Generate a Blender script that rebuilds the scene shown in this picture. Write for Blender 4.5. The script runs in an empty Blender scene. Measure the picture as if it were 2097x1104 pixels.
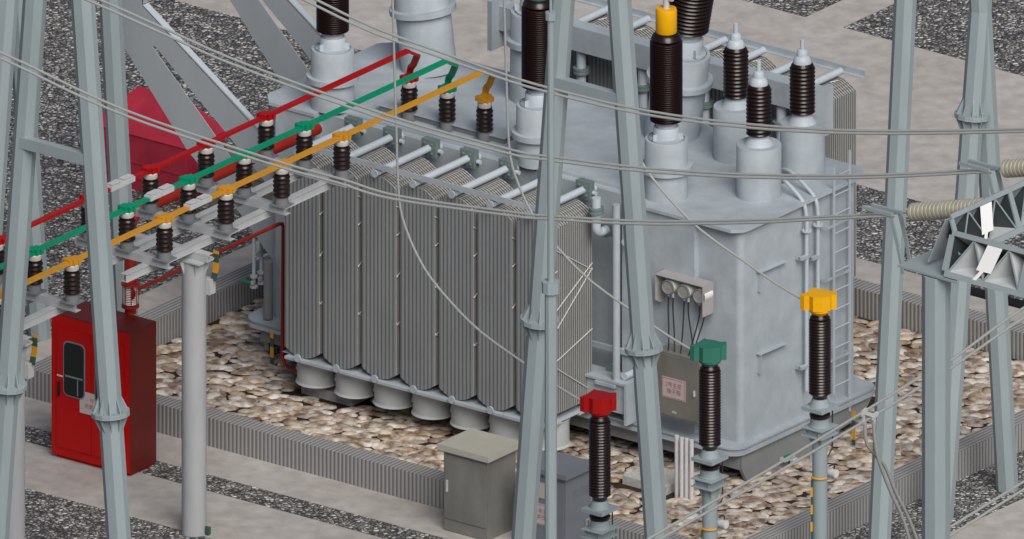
import bpy, math, random
import numpy as np
from mathutils import Vector, Matrix
random.seed(7)
sc = bpy.context.scene
C = sc.collection
# ---------------------------------------------------------------- camera, world, sun, exposure
AZ, PI_ = math.radians(37.4), math.radians(20.7)
ca, sa, cp, sp = math.cos(AZ), math.sin(AZ), math.cos(PI_), math.sin(PI_)
cam = bpy.data.cameras.new('camera'); co = bpy.data.objects.new('camera', cam); C.objects.link(co)
cam.type = 'ORTHO'; cam.ortho_scale = 2097/140.0
FW = Vector((-sa*cp, ca*cp, -sp))
co.location = -FW*85; co.rotation_euler = (math.radians(90)-PI_, 0, AZ)
cam.clip_start = 0.1; cam.clip_end = 600
sc.camera = co
w = bpy.data.worlds.new("World"); sc.world = w; w.use_nodes = True
nt = w.node_tree; bg = nt.nodes['Background']
sky = nt.nodes.new('ShaderNodeTexSky'); sky.sky_type = 'NISHITA'; sky.sun_disc = False
SUN_DIR = Vector((0.59, -0.41, 0.69)).normalized()      # towards the sun
sky.sun_elevation = math.asin(SUN_DIR.z); sky.sun_rotation = math.atan2(SUN_DIR.x, SUN_DIR.y)
sky.dust_density = 3.0; sky.air_density = 0.6
nt.links.new(sky.outputs[0], bg.inputs[0]); bg.inputs[1].default_value = 0.08
sl = bpy.data.lights.new('sun', 'SUN'); sl.energy = 4.2; sl.angle = math.radians(40); sl.color = (1, .965, .92)
so = bpy.data.objects.new('sun', sl); C.objects.link(so); so.location = (0, 0, 30)
so.rotation_euler = SUN_DIR.to_track_quat('Z', 'Y').to_euler()
sc.view_settings.view_transform = 'Standard'; sc.view_settings.look = 'None'
sc.view_settings.gamma = 1; sc.view_settings.exposure = -0.36
sc.render.engine = 'CYCLES'

# ---------------------------------------------------------------- measuring helpers (px of the 2097x1104 photo + one known world coordinate)
def uv(px, py): return (px-1048.5)/140, (552-py)/140
def atZ(px, py, z):
    u, v = uv(px, py); d = (v-z*cp)/sp
    return Vector((u*ca-d*sa, u*sa+d*ca, z))
def atX(px, py, x):
    u, v = uv(px, py); y = (u-x*ca)/sa; d = -x*sa+y*ca
    return Vector((x, y, (v-d*sp)/cp))
def atY(px, py, y):
    u, v = uv(px, py); x = (u-y*sa)/ca; d = -x*sa+y*ca
    return Vector((x, y, (v-d*sp)/cp))

# ---------------------------------------------------------------- materials
MT = {}
def nodes(name):
    m = bpy.data.materials.new(name); m.use_nodes = True; MT[name] = m
    n = m.node_tree; return m, n, n.nodes['Principled BSDF']
def rgb(c): return (*c, 1)
def paint(name, col, rough=.55, var=.12, scale=3.0, metal=0, bump=0.0, stretch=(1, 1, 1), spec=.35, dirt=0.0, dirtcol=(.12, .10, .08)):
    m, n, b = nodes(name); L = n.links
    tc = n.nodes.new('ShaderNodeTexCoord'); mp = n.nodes.new('ShaderNodeMapping'); mp.inputs['Scale'].default_value = stretch
    geo = n.nodes.new('ShaderNodeNewGeometry'); L.new(geo.outputs['Position'], mp.inputs[0])
    nz = n.nodes.new('ShaderNodeTexNoise'); nz.inputs['Scale'].default_value = scale; nz.inputs['Detail'].default_value = 5; nz.inputs['Roughness'].default_value = .6
    L.new(mp.outputs[0], nz.inputs['Vector'])
    rp = n.nodes.new('ShaderNodeValToRGB'); e = rp.color_ramp.elements
    e[0].position = .3; e[1].position = .7
    e[0].color = rgb([c*(1-var) for c in col]); e[1].color = rgb([min(1, c*(1+var)) for c in col])
    L.new(nz.outputs['Fac'], rp.inputs[0]); last = rp.outputs[0]
    if dirt:
        n2 = n.nodes.new('ShaderNodeTexNoise'); n2.inputs['Scale'].default_value = scale*3.1; n2.inputs['Detail'].default_value = 8
        mp2 = n.nodes.new('ShaderNodeMapping'); mp2.inputs['Scale'].default_value = (1, 1, .18); L.new(geo.outputs['Position'], mp2.inputs[0]); L.new(mp2.outputs[0], n2.inputs['Vector'])
        r2 = n.nodes.new('ShaderNodeValToRGB'); r2.color_ramp.elements[0].position = .52; r2.color_ramp.elements[1].position = .75
        r2.color_ramp.elements[1].color = (dirt, dirt, dirt, 1); L.new(n2.outputs['Fac'], r2.inputs[0])
        mx = n.nodes.new('ShaderNodeMixRGB'); mx.inputs[2].default_value = rgb(dirtcol); L.new(r2.outputs[0], mx.inputs[0]); L.new(last, mx.inputs[1]); last = mx.outputs[0]
    L.new(last, b.inputs['Base Color'])
    b.inputs['Roughness'].default_value = rough; b.inputs['Metallic'].default_value = metal; b.inputs['Specular IOR Level'].default_value = spec
    if bump:
        bp = n.nodes.new('ShaderNodeBump'); bp.inputs['Strength'].default_value = bump; bp.inputs['Distance'].default_value = .02
        L.new(nz.outputs['Fac'], bp.inputs['Height']); L.new(bp.outputs[0], b.inputs['Normal'])
    return m
paint('tank', (.375, .425, .46), .5, .13, 2.4, bump=.18, dirt=.12, dirtcol=(.2, .21, .2))
paint('header', (.46, .52, .57), .4, .04, 3)
paint('skirt', (.22, .235, .235), .6, .08, 3, dirt=.2)
paint('steel', (.268, .322, .338), .5, .07, 1.8, stretch=(1, 1, .25), dirt=.12, dirtcol=(.2, .23, .24))
paint('galv', (.42, .44, .45), .5, .07, 4, dirt=.08)
paint('column', (.37, .385, .40), .5, .06, 3, stretch=(1, 1, .3), dirt=.1)
paint('strut', (.33, .365, .39), .5, .05, 2, stretch=(1, 1, .2))
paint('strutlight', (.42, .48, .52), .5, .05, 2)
paint('fin', (.185, .197, .203), .55, .08, 2.5, stretch=(1, 1, .3), dirt=.08)
paint('finedge', (.35, .342, .318), .55, .08, 4)
paint('rod', (.55, .54, .50), .5, .05, 3)
paint('valve', (.15, .2, .195), .45, .1, 6)
paint('fan', (.43, .46, .46), .45, .06, 4)
paint('fandark', (.10, .11, .11), .6, .1, 4)
paint('black', (.008, .008, .008), .7, .1, 4)
paint('redpaint', (.36, .004, .004), .4, .06, 3, spec=.3)
paint('redcab', (.43, .003, .003), .4, .05, 3, spec=.25)
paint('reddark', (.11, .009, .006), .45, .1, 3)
paint('redpipe', (.26, .016, .009), .4, .12, 5)
paint('maroon', (.42, .028, .055), .5, .15, 3, dirt=.15, dirtcol=(.18, .03, .04))
paint('green', (.0, .25, .125), .4, .06, 4)
paint('greendark', (.03, .16, .115), .45, .06, 5)
paint('yellow', (.55, .26, .018), .45, .06, 4)
paint('yellowbright', (.76, .38, .0), .4, .06, 4)
paint('sleeve', (.50, .48, .46), .5, .08, 8)
paint('insbase', (.17, .18, .19), .5, .08, 5)
paint('silver', (.50, .51, .52), .4, .08, 9)
paint('wire', (.33, .35, .34), .5, .04, 6)
paint('stone', (.46, .45, .44), .9, .18, 22, bump=.4)
paint('olive', (.20, .19, .155), .4, .12, 2, spec=.5)
paint('cabtop', (.42, .41, .35), .5, .05, 4)
paint('greycab', (.165, .18, .21), .5, .06, 3)
paint('gaugebox', (.36, .345, .345), .55, .05, 4)
paint('white', (.75, .75, .74), .5, .04, 5)
paint('cable', (.03, .03, .032), .5, .1, 9)
paint('conduit', (.60, .59, .60), .4, .05, 6)
paint('cream', (.36, .345, .265), .3, .1, 8)
paint('signwhite', (.46, .44, .43), .6, .03, 6)
paint('signred', (.5, .11, .11), .6, .05, 6)
paint('trussplate', (.46, .49, .50), .35, .1, 3, spec=.5)
paint('trussdark', (.03, .04, .04), .4, .1, 3)  # shade of the lattice web facets, put into the colour
paint('trusswhite', (.85, .86, .86), .4, .03, 3)
paint('gravelbase', (.03, .03, .03), .9, .2, 20)
# stainless steel cabinets
def stainless(name, col):
    m = paint(name, col, .38, .22, 1.3, metal=.35, stretch=(1, 1, .6), dirt=.25, dirtcol=(.12, .115, .07)); return m
stainless('stainless', (.25, .25, .235)); stainless('stainless2', (.25, .245, .22))
# brown porcelain
m, n, b = nodes('porcelain'); b.inputs['Base Color'].default_value = (.013, .0055, .0042, 1); b.inputs['Roughness'].default_value = .3; b.inputs['Specular IOR Level'].default_value = .4
b.inputs['Coat Weight'].default_value = .1; b.inputs['Coat Roughness'].default_value = .12
# dark glass
m, n, b = nodes('glass'); b.inputs['Base Color'].default_value = (.012, .014, .014, 1); b.inputs['Roughness'].default_value = .12
# gauge face
paint('dial', (.30, .30, .27), .3, .15, 40)
# striped earthing strap (green / yellow), by height
def stripes(name, ca_, cb_, freq, axis='Z'):
    m, n, b = nodes(name); L = n.links
    geo = n.nodes.new('ShaderNodeNewGeometry'); sx = n.nodes.new('ShaderNodeSeparateXYZ'); L.new(geo.outputs['Position'], sx.inputs[0])
    mu = n.nodes.new('ShaderNodeMath'); mu.operation = 'MULTIPLY'; mu.inputs[1].default_value = freq; L.new(sx.outputs[axis], mu.inputs[0])
    fr = n.nodes.new('ShaderNodeMath'); fr.operation = 'FRACT'; L.new(mu.outputs[0], fr.inputs[0])
    gt = n.nodes.new('ShaderNodeMath'); gt.operation = 'GREATER_THAN'; gt.inputs[1].default_value = .45; L.new(fr.outputs[0], gt.inputs[0])
    mx = n.nodes.new('ShaderNodeMixRGB'); mx.inputs[1].default_value = rgb(ca_); mx.inputs[2].default_value = rgb(cb_); L.new(gt.outputs[0], mx.inputs[0])
    L.new(mx.outputs[0], b.inputs['Base Color']); b.inputs['Roughness'].default_value = .5
stripes('strap', (.03, .085, .065), (.62, .30, .012), 3.3)
# ribbed pit wall: stripes along X or Y by face normal
m, n, b = nodes('ribwall'); L = n.links
geo = n.nodes.new('ShaderNodeNewGeometry'); sx = n.nodes.new('ShaderNodeSeparateXYZ'); L.new(geo.outputs['Position'], sx.inputs[0])
sn = n.nodes.new('ShaderNodeSeparateXYZ'); L.new(geo.outputs['True Normal'], sn.inputs[0])
ab = n.nodes.new('ShaderNodeMath'); ab.operation = 'ABSOLUTE'; L.new(sn.outputs['X'], ab.inputs[0])
gt = n.nodes.new('ShaderNodeMath'); gt.operation = 'GREATER_THAN'; gt.inputs[1].default_value = .5; L.new(ab.outputs[0], gt.inputs[0])
mx = n.nodes.new('ShaderNodeMix'); L.new(gt.outputs[0], mx.inputs['Factor']); L.new(sx.outputs['X'], mx.inputs['A']); L.new(sx.outputs['Y'], mx.inputs['B'])
mu = n.nodes.new('ShaderNodeMath'); mu.operation = 'MULTIPLY'; mu.inputs[1].default_value = 2*math.pi/.072; L.new(mx.outputs[0], mu.inputs[0])
si = n.nodes.new('ShaderNodeMath'); si.operation = 'SINE'; L.new(mu.outputs[0], si.inputs[0])
rp = n.nodes.new('ShaderNodeValToRGB'); rp.color_ramp.elements[0].position = .12; rp.color_ramp.elements[1].position = .5
rp.color_ramp.elements[0].color = (.15, .15, .15, 1); rp.color_ramp.elements[1].color = (.31, .307, .30, 1)
mr = n.nodes.new('ShaderNodeMapRange'); mr.inputs[1].default_value = -1; mr.inputs[2].default_value = 1; L.new(si.outputs[0], mr.inputs[0]); L.new(mr.outputs[0], rp.inputs[0])
L.new(rp.outputs[0], b.inputs['Base Color']); b.inputs['Roughness'].default_value = .8
bp = n.nodes.new('ShaderNodeBump'); bp.inputs['Strength'].default_value = .5; bp.inputs['Distance'].default_value = .012; L.new(mr.outputs[0], bp.inputs['Height']); L.new(bp.outputs[0], b.inputs['Normal'])
# concrete paving
m, n, b = nodes('paving'); L = n.links
geo = n.nodes.new('ShaderNodeNewGeometry')
nz = n.nodes.new('ShaderNodeTexNoise'); nz.inputs['Scale'].default_value = 3.4; nz.inputs['Detail'].default_value = 7; nz.inputs['Roughness'].default_value = .58; L.new(geo.outputs['Position'], nz.inputs['Vector'])
rp = n.nodes.new('ShaderNodeValToRGB'); e = rp.color_ramp.elements; e[0].position = .30; e[1].position = .68
e[0].color = (.345, .328, .31, 1); e[1].color = (.475, .458, .435, 1)
L.new(nz.outputs['Fac'], rp.inputs[0]); 
n2 = n.nodes.new('ShaderNodeTexNoise'); n2.inputs['Scale'].default_value = .55; n2.inputs['Detail'].default_value = 3; L.new(geo.outputs['Position'], n2.inputs['Vector'])
r2 = n.nodes.new('ShaderNodeValToRGB'); r2.color_ramp.elements[0].color = (.95, .93, .91, 1); r2.color_ramp.elements[1].color = (1.0, 1.0, 1.0, 1); r2.color_ramp.elements[0].position = .38; r2.color_ramp.elements[1].position = .6
L.new(n2.outputs['Fac'], r2.inputs[0])
ml = n.nodes.new('ShaderNodeMixRGB'); ml.blend_type = 'MULTIPLY'; ml.inputs[0].default_value = 1; L.new(rp.outputs[0], ml.inputs[1]); L.new(r2.outputs[0], ml.inputs[2])
L.new(ml.outputs[0], b.inputs['Base Color']); b.inputs['Roughness'].default_value = .85; b.inputs['Specular IOR Level'].default_value = .2
bp = n.nodes.new('ShaderNodeBump'); bp.inputs['Strength'].default_value = .22; bp.inputs['Distance'].default_value = .03; L.new(nz.outputs['Fac'], bp.inputs['Height']); L.new(bp.outputs[0], b.inputs['Normal'])
# dark gravel
m, n, b = nodes('gravel'); L = n.links
geo = n.nodes.new('ShaderNodeNewGeometry')
def vor(scale, feature='F1'):
    v = n.nodes.new('ShaderNodeTexVoronoi'); v.feature = feature; v.inputs['Scale'].default_value = scale; L.new(geo.outputs['Position'], v.inputs['Vector']); return v
v1 = vor(16); v1.inputs['Randomness'].default_value = 1
ve = vor(16, 'DISTANCE_TO_EDGE')
sp_ = n.nodes.new('ShaderNodeSeparateColor'); L.new(v1.outputs['Color'], sp_.inputs[0])
rp = n.nodes.new('ShaderNodeValToRGB'); e = rp.color_ramp.elements
e[0].position = 0; e[0].color = (.10, .10, .105, 1); e[1].position = 1; e[1].color = (.78, .76, .73, 1)
for p, c in ((.25, (.19, .19, .195, 1)), (.45, (.31, .295, .26, 1)), (.65, (.40, .395, .38, 1)), (.85, (.62, .61, .58, 1))):
    q = e.new(p); q.color = c
L.new(sp_.outputs[0], rp.inputs[0])
re = n.nodes.new('ShaderNodeValToRGB'); re.color_ramp.elements[0].position = .0; re.color_ramp.elements[1].position = .26; re.color_ramp.elements[0].color = (.06, .06, .06, 1)
L.new(ve.outputs['Distance'], re.inputs[0])
ml = n.nodes.new('ShaderNodeMixRGB'); ml.blend_type = 'MULTIPLY'; ml.inputs[0].default_value = 1; L.new(rp.outputs[0], ml.inputs[1]); L.new(re.outputs[0], ml.inputs[2])
L.new(ml.outputs[0], b.inputs['Base Color']); b.inputs['Roughness'].default_value = .6
bp = n.nodes.new('ShaderNodeBump'); bp.inputs['Strength'].default_value = 1; bp.inputs['Distance'].default_value = .05; L.new(ve.outputs['Distance'], bp.inputs['Height']); L.new(bp.outputs[0], b.inputs['Normal'])
# river pebbles, colour per stone
m, n, b = nodes('pebble'); L = n.links
geo = n.nodes.new('ShaderNodeNewGeometry')
rp = n.nodes.new('ShaderNodeValToRGB'); e = rp.color_ramp.elements; rp.color_ramp.interpolation = 'LINEAR'
e[0].position = 0; e[0].color = (.66, .58, .47, 1); e[1].position = 1; e[1].color = (.60, .54, .45, 1)
for p, c in ((.12, (.24, .17, .145, 1)), (.25, (.66, .63, .57, 1)), (.38, (.40, .31, .20, 1)), (.5, (.36, .345, .335, 1)), (.62, (.70, .66, .59, 1)), (.74, (.38, .32, .265, 1)), (.86, (.52, .505, .48, 1))):
    q = e.new(p); q.color = c
L.new(geo.outputs['Random Per Island'], rp.inputs[0])
nz = n.nodes.new('ShaderNodeTexNoise'); nz.inputs['Scale'].default_value = 7; nz.inputs['Detail'].default_value = 4; L.new(geo.outputs['Position'], nz.inputs['Vector'])
r2 = n.nodes.new('ShaderNodeValToRGB'); r2.color_ramp.elements[0].color = (.36, .25, .19, 1); r2.color_ramp.elements[1].color = (1.1, 1.08, 1.05, 1); r2.color_ramp.elements[0].position = .35; r2.color_ramp.elements[1].position = .6
L.new(nz.outputs['Fac'], r2.inputs[0])
ml = n.nodes.new('ShaderNodeMixRGB'); ml.blend_type = 'MULTIPLY'; ml.inputs[0].default_value = .95; L.new(rp.outputs[0], ml.inputs[1]); L.new(r2.outputs[0], ml.inputs[2])
L.new(ml.outputs[0], b.inputs['Base Color']); b.inputs['Roughness'].default_value = .6
paint('pitfloor', (.03, .018, .013), .9, .3, 12)

# ---------------------------------------------------------------- mesh builder
class MB:
    def __init__(s): s.v = []; s.f = []
    def add(s, vs, fs):
        o = len(s.v); s.v += [Vector(p) for p in vs]; s.f += [tuple(i+o for i in f) for f in fs]; return s
    def box(s, x0, x1, y0, y1, z0, z1):
        return s.add([(x0,y0,z0),(x1,y0,z0),(x1,y1,z0),(x0,y1,z0),(x0,y0,z1),(x1,y0,z1),(x1,y1,z1),(x0,y1,z1)],
                     [(0,3,2,1),(4,5,6,7),(0,1,5,4),(1,2,6,5),(2,3,7,6),(3,0,4,7)])
    def cbox(s, c, d, M=None):
        t = MB().box(-d[0]/2, d[0]/2, -d[1]/2, d[1]/2, -d[2]/2, d[2]/2)
        c = Vector(c); return s.add([c+(M@p if M else p) for p in t.v], t.f)
    def bar(s, p0, p1, w_, h_, up=Vector((0,0,1))):
        p0, p1 = Vector(p0), Vector(p1); d = (p1-p0); l = d.length; d.normalize()
        sd = d.cross(up); sd.normalize(); u2 = sd.cross(d)
        M = Matrix((d, sd, u2)).transposed()
        return s.cbox((p0+p1)/2, (l, w_, h_), M)
    def prism(s, poly, z0, z1):
        k = len(poly); A = sum(poly[i][0]*poly[(i+1) % k][1]-poly[(i+1) % k][0]*poly[i][1] for i in range(k))
        if A < 0: poly = poly[::-1]
        return s.add([(x, y, z0) for x, y in poly]+[(x, y, z1) for x, y in poly],
                     [tuple(range(k))[::-1], tuple(range(k, 2*k))]+[(i, (i+1) % k, k+(i+1) % k, k+i) for i in range(k)])
    def slab(s, pts, off):      # polygon in space extruded by off
        k = len(pts); pts = [Vector(p) for p in pts]; off = Vector(off)
        return s.add(pts+[p+off for p in pts], [tuple(range(k)), tuple(range(k, 2*k))[::-1]]+[(i, k+i, k+(i+1) % k, (i+1) % k) for i in range(k)])
    def tube(s, p0, p1, r, n=14, r2=None, caps=True, rot=0):
        p0, p1 = Vector(p0), Vector(p1); d = (p1-p0).normalized()
        a = Vector((1,0,0)) if abs(d.x) < .8 else Vector((0,1,0))
        if abs(d.z) > .8: a = Vector((1,0,0))
        x = (a-d*a.dot(d)).normalized(); y = d.cross(x); r2 = r if r2 is None else r2; vs = []
        for p, q in ((p0, r), (p1, r2)):
            for i in range(n):
                t = 2*math.pi*i/n+rot; vs.append(p+x*math.cos(t)*q+y*math.sin(t)*q)
        fs = [(i, (i+1) % n, n+(i+1) % n, n+i) for i in range(n)]
        if caps: fs += [tuple(range(n))[::-1], tuple(range(n, 2*n))]
        return s.add(vs, fs)
    def path(s, pts, r, n=10):
        pts = [Vector(p) for p in pts]; k = len(pts); vs = []; prev = None
        for i, p in enumerate(pts):
            d = (pts[min(i+1, k-1)]-pts[max(i-1, 0)]).normalized()
            if prev is None:
                a = Vector((0,0,1)) if abs(d.z) < .9 else Vector((1,0,0)); x = (a-d*a.dot(d)).normalized()
            else: x = (prev-d*prev.dot(d)).normalized()
            prev = x; y = d.cross(x)
            for j in range(n):
                t = 2*math.pi*j/n; vs.append(p+x*math.cos(t)*r+y*math.sin(t)*r)
        fs = [(i*n+j, i*n+(j+1) % n, (i+1)*n+(j+1) % n, (i+1)*n+j) for i in range(k-1) for j in range(n)]
        fs += [tuple(range(n))[::-1], tuple(range((k-1)*n, k*n))]
        return s.add(vs, fs)
    def lathe(s, base, prof, n=32, axis=Vector((0,0,1))):
        axis = Vector(axis).normalized(); q = Vector((0,0,1)).rotation_difference(axis); base = Vector(base); vs = []
        for r, z in prof:
            for i in range(n):
                t = 2*math.pi*i/n; vs.append(base+q@Vector((max(r, 1e-4)*math.cos(t), max(r, 1e-4)*math.sin(t), z)))
        fs = [(i*n+j, i*n+(j+1) % n, (i+1)*n+(j+1) % n, (i+1)*n+j) for i in range(len(prof)-1) for j in range(n)]
        fs += [tuple(range(n))[::-1], tuple(range((len(prof)-1)*n, len(prof)*n))]
        return s.add(vs, fs)
    def build(s, name, mat, parent=None, label=None, smooth=38, loc=None, kind=None):
        off = Vector(loc) if loc else (parent['_o'] and Vector(parent['_o']) if parent and '_o' in parent else Vector((0,0,0)))
        me = bpy.data.meshes.new(name); me.from_pydata([tuple(p-off) for p in s.v], [], s.f); me.materials.append(MT[mat])
        me.validate()
        if getattr(s, 'm2', None): me.materials.append(MT[s.m2]); me.polygons.foreach_set('material_index', s.mi)
        me.polygons.foreach_set('use_smooth', [True]*len(me.polygons)); me.set_sharp_from_angle(angle=math.radians(smooth))
        o = bpy.data.objects.new(name, me); C.objects.link(o)
        if loc: o.location = loc
        if parent:
            o.parent = parent; o['_o'] = tuple(off)
        else: o['_o'] = tuple(off)
        if label: o['label'] = label
        if kind: o['kind'] = kind
        return o
def thing(name, label, cat, loc=(0,0,0), group=None):
    o = bpy.data.objects.new(name, None); C.objects.link(o); o.location = loc; o['_o'] = tuple(loc)
    o.empty_display_size = .2; o['label'] = label; o['category'] = cat
    if group: o['group'] = group
    return o
def tag(o, label, cat, group=None):
    o['label'] = label; o['category'] = cat
    if group: o['group'] = group
    return o
def copytree(o, delta, parent=None):
    c = o.copy(); C.objects.link(c)
    if parent: c.parent = parent
    else: c.location = o.location+Vector(delta)
    for ch in list(o.children): copytree(ch, delta, c)
    return c
def rounded(x0, x1, y0, y1, r, n=6):
    out = []
    for cx, cy, a0 in ((x1-r, y1-r, 0), (x0+r, y1-r, 90), (x0+r, y0+r, 180), (x1-r, y0+r, 270)):
        for i in range(n+1):
            t = math.radians(a0+90*i/n); out.append((cx+r*math.cos(t), cy+r*math.sin(t)))
    return out
def catmull(pts, k=6):
    pts = [Vector(p) for p in pts]; out = []
    P = [pts[0]*2-pts[1]]+pts+[pts[-1]*2-pts[-2]]
    for i in range(1, len(P)-2):
        for j in range(k):
            t = j/k; a, b_, c, d = P[i-1], P[i], P[i+1], P[i+2]
            out.append(.5*((2*b_)+(c-a)*t+(2*a-5*b_+4*c-d)*t*t+(3*b_-a-3*c+d)*t**3))
    out.append(pts[-1]); return out
def sheds(r, z0, z1, pitch, rin=.80, n=None):
    k = max(1, round((z1-z0)/pitch)); p = (z1-z0)/k; out = [(r*rin*.9, z0)]
    for i in range(k):
        z = z0+i*p
        out += [(r*rin, z+p*.05), (r*.97, z+p*.22), (r, z+p*.36), (r*.985, z+p*.5), (r*rin, z+p*.92)]
    out.append((r*rin*.9, z1)); return out

# ---------------------------------------------------------------- ground
MB().add([(-200,-200,0),(220,-200,0),(220,260,0),(-200,260,0)], [(0,1,2,3)]).build('pavement', 'paving', kind='structure')
def gravel(name, rects):
    m = MB()
    for x0, x1, y0, y1 in rects: m.add([(x0,y0,.006),(x1,y0,.006),(x1,y1,.006),(x0,y1,.006)], [(0,1,2,3)])
    m.build(name, 'gravel', kind='structure')
gravel('gravel_bed', [(-60, -3.68, -9.98, 3.45), (-60, 11.7, 3.45, 5.85), (-3.68, 5.3, -9.98, -9.45), (10.5, 11.7, -9.45, 3.45), (5.3, 11.7, -9.98, -9.45),
        (-60, 60, -60, -11.52), (-2.23, 60, 10.9, 60), (-60, -2.93, 10.9, 60)])
MB().box(5.5, 16, 3.22, 3.42, .004, .05).build('drain_channel', 'black', kind='structure')
MB().add([(-2.2,-8.2,.008),(10.2,-8.2,.008),(10.2,1.6,.008),(-2.2,1.6,.008)], [(0,1,2,3)]).build('pit_floor', 'pitfloor', kind='structure')
# pit wall ring
mw = MB(); ox0, ox1, oy0, oy1, t = -2.48, 10.5, -8.5, 1.84, .33; h = .443
v = [(ox0,oy0),(ox1,oy0),(ox1,oy1),(ox0,oy1),(ox0+t,oy0+t),(ox1-t,oy0+t),(ox1-t,oy1-t),(ox0+t,oy1-t)]
vv = [(x,y,0) for x,y in v]+[(x,y,h) for x,y in v]
ff = []
for i in range(4):
    j = (i+1) % 4; ff += [(i, j, j+8, i+8), (j+4, i+4, i+12, j+12), (i+8, j+8, j+12, i+12)]
mw.add(vv, ff); tag(mw.build('pit_wall', 'ribwall', smooth=10), 'low grey ribbed wall running round the pebble pit', 'wall')
# pebbles as real stones
def pebbles():
    rng = np.random.default_rng(3); nu, rings = 10, 3
    base = [(0, 0, 1.0)]; 
    for i in range(1, rings+1):
        th = math.pi*.56*i/rings
        for j in range(nu):
            a = 2*math.pi*j/nu; base.append((math.sin(th)*math.cos(a), math.sin(th)*math.sin(a), math.cos(th)))
    base = np.array(base); fb = [(0, 1+j, 1+(j+1) % nu) for j in range(nu)]
    for i in range(rings-1):
        for j in range(nu): fb.append((1+i*nu+j, 1+(i+1)*nu+j, 1+(i+1)*nu+(j+1) % nu, 1+i*nu+(j+1) % nu))
    V = []; F = []; o = 0
    s_ = .20; ys = np.arange(-8.1, 1.5, s_*.86)
    for r_, y in enumerate(ys):
        for x in np.arange(-2.05+(r_ % 2)*s_/2, 10.12, s_*1.05):
            px = x+rng.uniform(-.06, .06); py = y+rng.uniform(-.05, .05)
            if -0.1 < px < 7.7 and -4.6 < py < -1.0: continue
            if (.5 < px < 1.68 and -6.06 < py < -5.2) or (6.56 < px < 7.62 and -6.24 < py < -5.38): continue
            a = rng.uniform(0, math.pi); big = rng.choice([.85, 1.0, 1.2], p=[.2, .55, .25])
            lx = rng.uniform(.125, .18)*big; ly = lx*rng.uniform(.5, .75); lz = rng.uniform(.022, .04)*big
            # bias the long side across the view
            if rng.random() < .8: a = AZ+rng.uniform(-.45, .45)
            p = base*np.array([lx, ly, lz])
            p = p*(1+rng.normal(0, .03, p.shape[0]))[:, None]
            q = np.empty_like(p); q[:, 0] = p[:, 0]*math.cos(a)-p[:, 1]*math.sin(a); q[:, 1] = p[:, 0]*math.sin(a)+p[:, 1]*math.cos(a); q[:, 2] = p[:, 2]
            tl = rng.uniform(-.12, .12, 2); q[:, 2] += q[:, 0]*tl[0]+q[:, 1]*tl[1]
            q[:, 2] += .012+rng.uniform(0, .014)
            q[:, 0] += px; q[:, 1] += py
            q[:, 0] = np.clip(q[:, 0], -2.14, 10.16); q[:, 1] = np.clip(q[:, 1], -8.165, 1.5)
            V.append(q); F += [tuple(i+o for i in f) for f in fb]; o += len(base)
    V = np.concatenate(V)
    me = bpy.data.meshes.new('river_pebbles'); me.from_pydata(V.tolist(), [], F); me.materials.append(MT['pebble'])
    me.polygons.foreach_set('use_smooth', [True]*len(me.polygons))
    ob = bpy.data.objects.new('river_pebbles', me); C.objects.link(ob)
    ob['kind'] = 'stuff'; ob['label'] = 'cream and brown river pebbles filling the pit'; ob['category'] = 'pebbles'
pebbles()

# ================================================================ POWER TRANSFORMER
T = thing('power_transformer', 'huge pale grey oil transformer with radiator banks standing in the pebble pit', 'transformer', (3.6, -3.5, 0))
yf, ym, yb = -5.15, -4.86, -2.17
foot = [(-.66,-4.85),(-.45,yf),(.22,yf),(.22,ym),(5.95,ym),(5.95,yf),(7.25,yf),(7.25,yf+.21),(7.75,yf+.03),(7.88,yf+.03),(7.97,yf+.10),(8.0,yf+.22),(8.0,yb-.15),(7.9,yb),(-.55,yb),(-.66,yb-.1)]
foot = [(-.70,-4.85),(-.5,-5.04),(.22,-5.04),(.22,ym),(5.95,ym),(5.95,yf+.02),(7.28,yf+.02),(7.28,yf+.12),(7.96,yf+.12)]
for i in range(1, 7):
    t_ = math.radians(-90+15*i); foot.append((7.96+.1*math.cos(t_), yf+.22+.1*math.sin(t_)))
foot += [(8.06, yb-.15), (7.88, yb), (-.6, yb), (-.70, yb-.1)]
tank = MB().prism(foot, .62, 3.95).build('tank', 'tank', T)
lid = MB().prism([(-.82,-4.82),(-.61,-5.06),(.22,-5.06),(.22,-4.72),(5.95,-4.72),(5.95,-5.17),(7.98,-5.17),(8.11,-5.06),(8.14,-4.95),(8.14,-2.15),(7.9,-1.93),(-.6,-1.93),(-.82,-2.15)], 3.95, 4.0)
lid.build('lid', 'tank', T)
fl = MB(); fl.prism(rounded(-.93, 8.19, -5.30, -1.83, .24), .51, .56); fl.prism(rounded(-.90, 8.16, -5.27, -1.86, .22), .562, .605); fl.prism(rounded(-.93, 8.19, -5.30, -1.83, .24), .607, .635)
fl.build('base_flange', 'tank', T)
sk = MB()
sk.slab([(8.14,-5.12,.50),(8.14,-5.12,.29),(8.14,-4.95,0.0),(8.14,-2.9,0.0),(8.14,-2.75,.19),(8.14,-2.2,.25),(8.14,-1.95,.50)], (-.06, 0, 0))
sk.box(-.7, 8.10, -5.14, -5.06, .27, .50); sk.box(-.7, 7.9, -4.30, -4.22, 0, .50); sk.box(-.7, -.62, -5.05, -2.0, .1, .5)
sk.build('base_skirt', 'skirt', T)
MB().box(-.55, 7.85, -4.20, -2.1, 0.0, .48).build('underframe', 'black', T)
MB().box(-.62, 8.0, -5.03, -4.32, .33, .48).build('skid', 'black', T)
# lid strip behind the small bushings
MB().box(.9, 3.19, -4.37, -4.05, 4.0, 4.085).build('lid_pad', 'insbase', T)
MB().box(.86, 3.21, -4.39, -4.02, 4.0855, 4.095).build('pad_cover', 'tank', T)
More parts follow.
